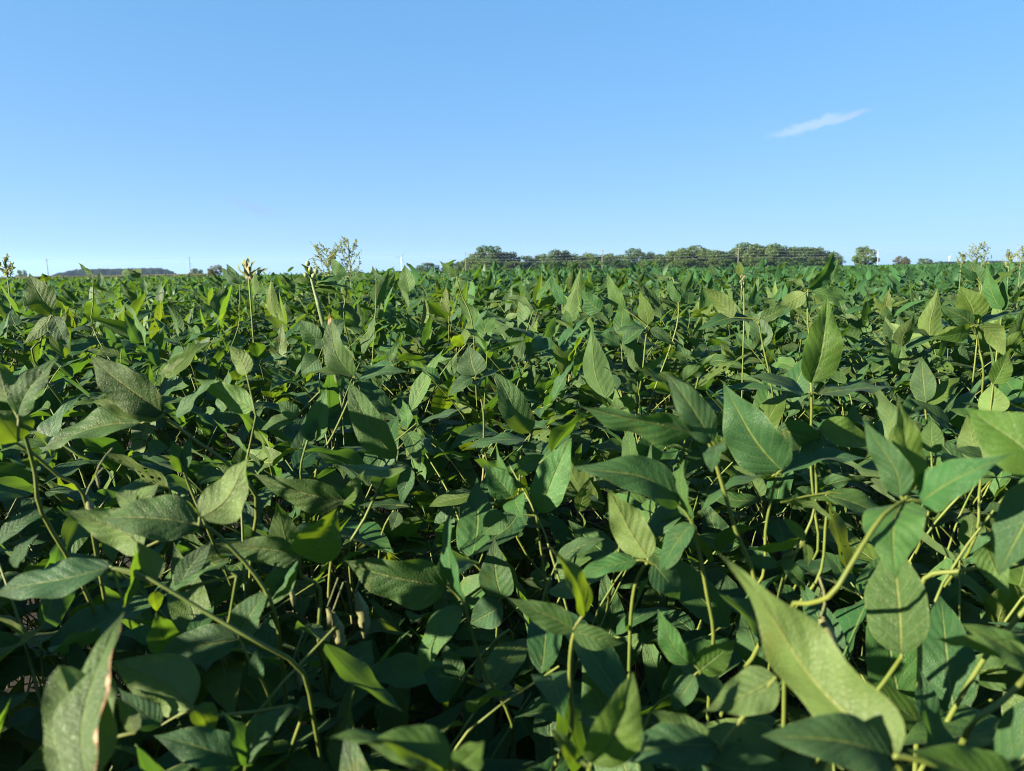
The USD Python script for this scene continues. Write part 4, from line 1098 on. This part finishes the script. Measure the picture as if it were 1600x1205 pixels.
def wood(name, px0, px1, topf, d, step_px, wpx, label):
    r = np.random.default_rng(int(px0) + 505)
    pos, ids, rot, scl = [], [], [], []
    for px in np.arange(px0, px1, step_px):
        for row in range(2):
            dd = d * (1 + .04 * row) + r.uniform(-10, 10)
            q = px + r.uniform(-.4, .4) * step_px
            p = P(q, HOR(q), dd)
            h = max(2.0, topf(q) / FPX * dd + 1) * r.uniform(.92, 1.03)
            w = wpx / FPX * dd * r.uniform(.8, 1.2)
            pos.append((p[0], p[1], 0)); ids.append(r.integers(3)); rot.append(r.uniform(0, 6.28)); scl.append((w, w, h))
    instancer('/World/' + name, wood_protos, pos, ids, rot, scl, label, 'woodland')


wood('distant_wood', 84, 272, lambda q: 14.5 * min(1, (q - 78) / 45.0, (280 - q) / 30.0) ** .5, 1500, 4, 16, 'blue-grey flat-topped wood far off at left, above the tan strip')
wood('far_tree_belt', 1465, 1640, lambda q: 2.6 + 1.2 * math.sin(q * .09), 1700, 4, 10, 'thin dark belt of trees along the horizon at far right')
wood('low_tree_belt', 590, 660, lambda q: 3.2, 1600, 4, 10, 'low dark belt of trees on the horizon beside the wind turbine')
wood('left_tree_belt', -40, 84, lambda q: 2.2, 1600, 4, 10, 'thin dark belt of trees on the horizon at the left edge')


def corn_protos(path):
    x = UsdGeom.Xform.Define(stage, f'{path}/corn_model')
    r = np.random.default_rng(8)
    parts = []
    for i in range(60):
        o = np.array([r.uniform(-3, 3), r.uniform(-3, 3), 0])
        h = r.uniform(1.9, 2.5)
        parts.append(tube([o, o + [r.normal(0, .05), 0, h]], [.03, .012], 3))
        for k in range(7):
            a = r.uniform(0, 6.28); z0 = h * r.uniform(.3, .95)
            m = leaflet(.8, .10, .2, 1.6, 0, 0, 3, 2)
            parts.append(moved(m, frame(np.array([math.cos(a) * .7, math.sin(a) * .7, .7]), np.array([-math.cos(a) * .7, -math.sin(a) * .7, .7])), o + [0, 0, z0])[:2])
    put(x.GetPrim(), 'stalks', join([p[:2] for p in parts])[:2], CORN, False)
    return [x]


r = np.random.default_rng(9)
pos = []
for px in np.arange(-20, 330, 5.5):
    for k in range(6):
        p = P(px, HOR(px), 405 + 5 * k)
        pos.append((p[0] + r.uniform(-1, 1), p[1], 0))
instancer('/World/corn_field', corn_protos, pos, np.zeros(len(pos), int), r.uniform(0, 6.28, len(pos)), np.ones((len(pos), 3)), 'tan strip of dry standing corn below the distant wood at left', 'corn field')

# ------------------------------------------------------------------ power line
POLE_D, PH = 420.0, 12.0
pole_px = [76, 298, 515, 728, 941, 1153, 1588]
tops = []
names = {76: 'faint utility pole nearest the left edge', 298: 'faint utility pole left of the reddish-brown tree', 515: 'utility pole hidden among the airy weeds', 728: 'utility pole in front of the low left end of the wood',
         941: 'pale utility pole in front of the middle of the wood', 1153: 'pale utility pole in front of the highest tree of the wood', 1588: 'utility pole at the right edge behind the weeds'}


def boxm(c, s):
    c, s = np.asarray(c, float), np.asarray(s, float) / 2
    v = np.array([[i, j, k] for i in (-1, 1) for j in (-1, 1) for k in (-1, 1)], float) * s + c
    f = np.array([(0, 1, 3), (0, 3, 2), (4, 6, 7), (4, 7, 5), (0, 4, 5), (0, 5, 1), (2, 3, 7), (2, 7, 6), (0, 2, 6), (0, 6, 4), (1, 5, 7), (1, 7, 3)])
    return v, f


for px in pole_px + [1371]:
    p = P(px, HOR(px), POLE_D)
    base = np.array([p[0], p[1], 0])
    white = px == 1371
    root = thing('utility_pole', base, names.get(px) or 'white pole standing close right of the lone round tree', 'utility pole', 'poles of the power line')
    put(root, 'shaft', tube([(0, 0, 0), (0, 0, PH * .5), (0, 0, PH if not white else 9.5)], [.22, .19, .15] if not white else [.17, .15, .13], 10), PORCELAIN if white else WOOD)
    zt = (PH if not white else 9.5) - .5
    put(root, 'crossarm', boxm((0, -.22, zt), (.14, .12, .16) if False else (2.2, .12, .16)), WOOD)
    for ix in (-.95, 0, .95):
        put(root, 'insulator', tube([(ix, -.22, zt + .085), (ix, -.22, zt + .2), (ix, -.22, zt + .34)], [.05, .07, .04], 8), PORCELAIN)
    tops.append((px, base))
tops.sort(key=lambda t: t[0])
for k, (dy, zz, lab) in enumerate(((-.5, 11.9, 'topmost wire of the power line in front of the wood'), (0.0, 10.2, 'second wire of the power line in front of the wood'), (.3, 8.4, 'third wire of the power line in front of the wood'), (.3, 6.9, 'lowest wire of the power line in front of the wood'))):
    pts = []
    for i in range(len(tops) - 1):
        a, b = tops[i][1], tops[i + 1][1]
        for s in np.linspace(0, 1, 9)[:-1]:
            q = a * (1 - s) + b * s
            pts.append((q[0], q[1] + dy, zz - 4 * s * (1 - s) * 0.9))
    q = tops[-1][1]; pts.append((q[0], q[1] + dy, zz))
    w = put('/World', 'power_line_wire', tube(pts, .035, 4, False), METAL)
    tag(w, lab, 'wire', 'wires of the power line')


# ------------------------------------------------------------------ wind turbines, kilometres off
def turbine(px, hub_py, d, label, rot, yaw):
    hz = HOR(px)
    H = (hz - hub_py) / FPX * d + 1
    p = P(px, hz, d); base = np.array([p[0], p[1], 0])
    root = thing('wind_turbine', base, label, 'wind turbine')
    put(root, 'tower', tube([(0, 0, 0), (0, 0, H * .5), (0, 0, H - 1.5)], [3.4, 2.8, 2.2], 16), WHITE)
    c, s = math.cos(yaw), math.sin(yaw)
    ax = np.array([s, -c, 0])
    hub = np.array([0, 0, H]) + ax * 6
    put(root, 'nacelle', tube([np.array([0, 0, H]) - ax * 7, np.array([0, 0, H]) - ax * 5, np.array([0, 0, H]) + ax * 4, hub - ax * .5], [1.6, 2.6, 2.6, 1.8], 8), WHITE)
    put(root, 'hub', tube([hub - ax, hub, hub + ax * 2.2], [2.0, 1.9, .4], 10), WHITE)
    side = np.array([c, s, 0])
    for k in range(3):
        a = rot + k * 2 * PI / 3
        d3 = side * math.cos(a) + np.array([0, 0, 1.0]) * math.sin(a)
        bl = leaflet(H * .62, 4.2, .05, 0, .25, 0, 8, 2, .22)
        v = bl[0]; lo = moved((v, bl[1]), frame(d3, unit(ax + .25 * np.cross(d3, ax))), hub + ax * .6)
        bk = (lo[0] - ax * .5, lo[1][:, ::-1])
        put(root, 'blade', join([lo, bk])[:2], WHITE)


turbine(628, 403, 5000, 'white wind turbine on the horizon between the airy weeds and the dark dome-shaped tree', math.radians(175), math.radians(35))
turbine(1483, 402.5, 5200, 'white wind turbine far off on the horizon at right', math.radians(80), math.radians(60))

# ------------------------------------------------------------------ air
HAZE_DENSITY = 0.00005
haze_mat = usdkit.material(stage, '/World/Looks/haze', {'v': ('principled_volume', {'color': (0.42, 0.66, 1.0), 'density': HAZE_DENSITY, 'anisotropy': 0.2})}, [], volume='v.volume')
hz_ = boxm((0, 3000, 99.5), (19000, 13000, 201))
tag(put('/World', 'haze', hz_, haze_mat, False), 'pale summer haze over the whole field', 'haze', kind='stuff')
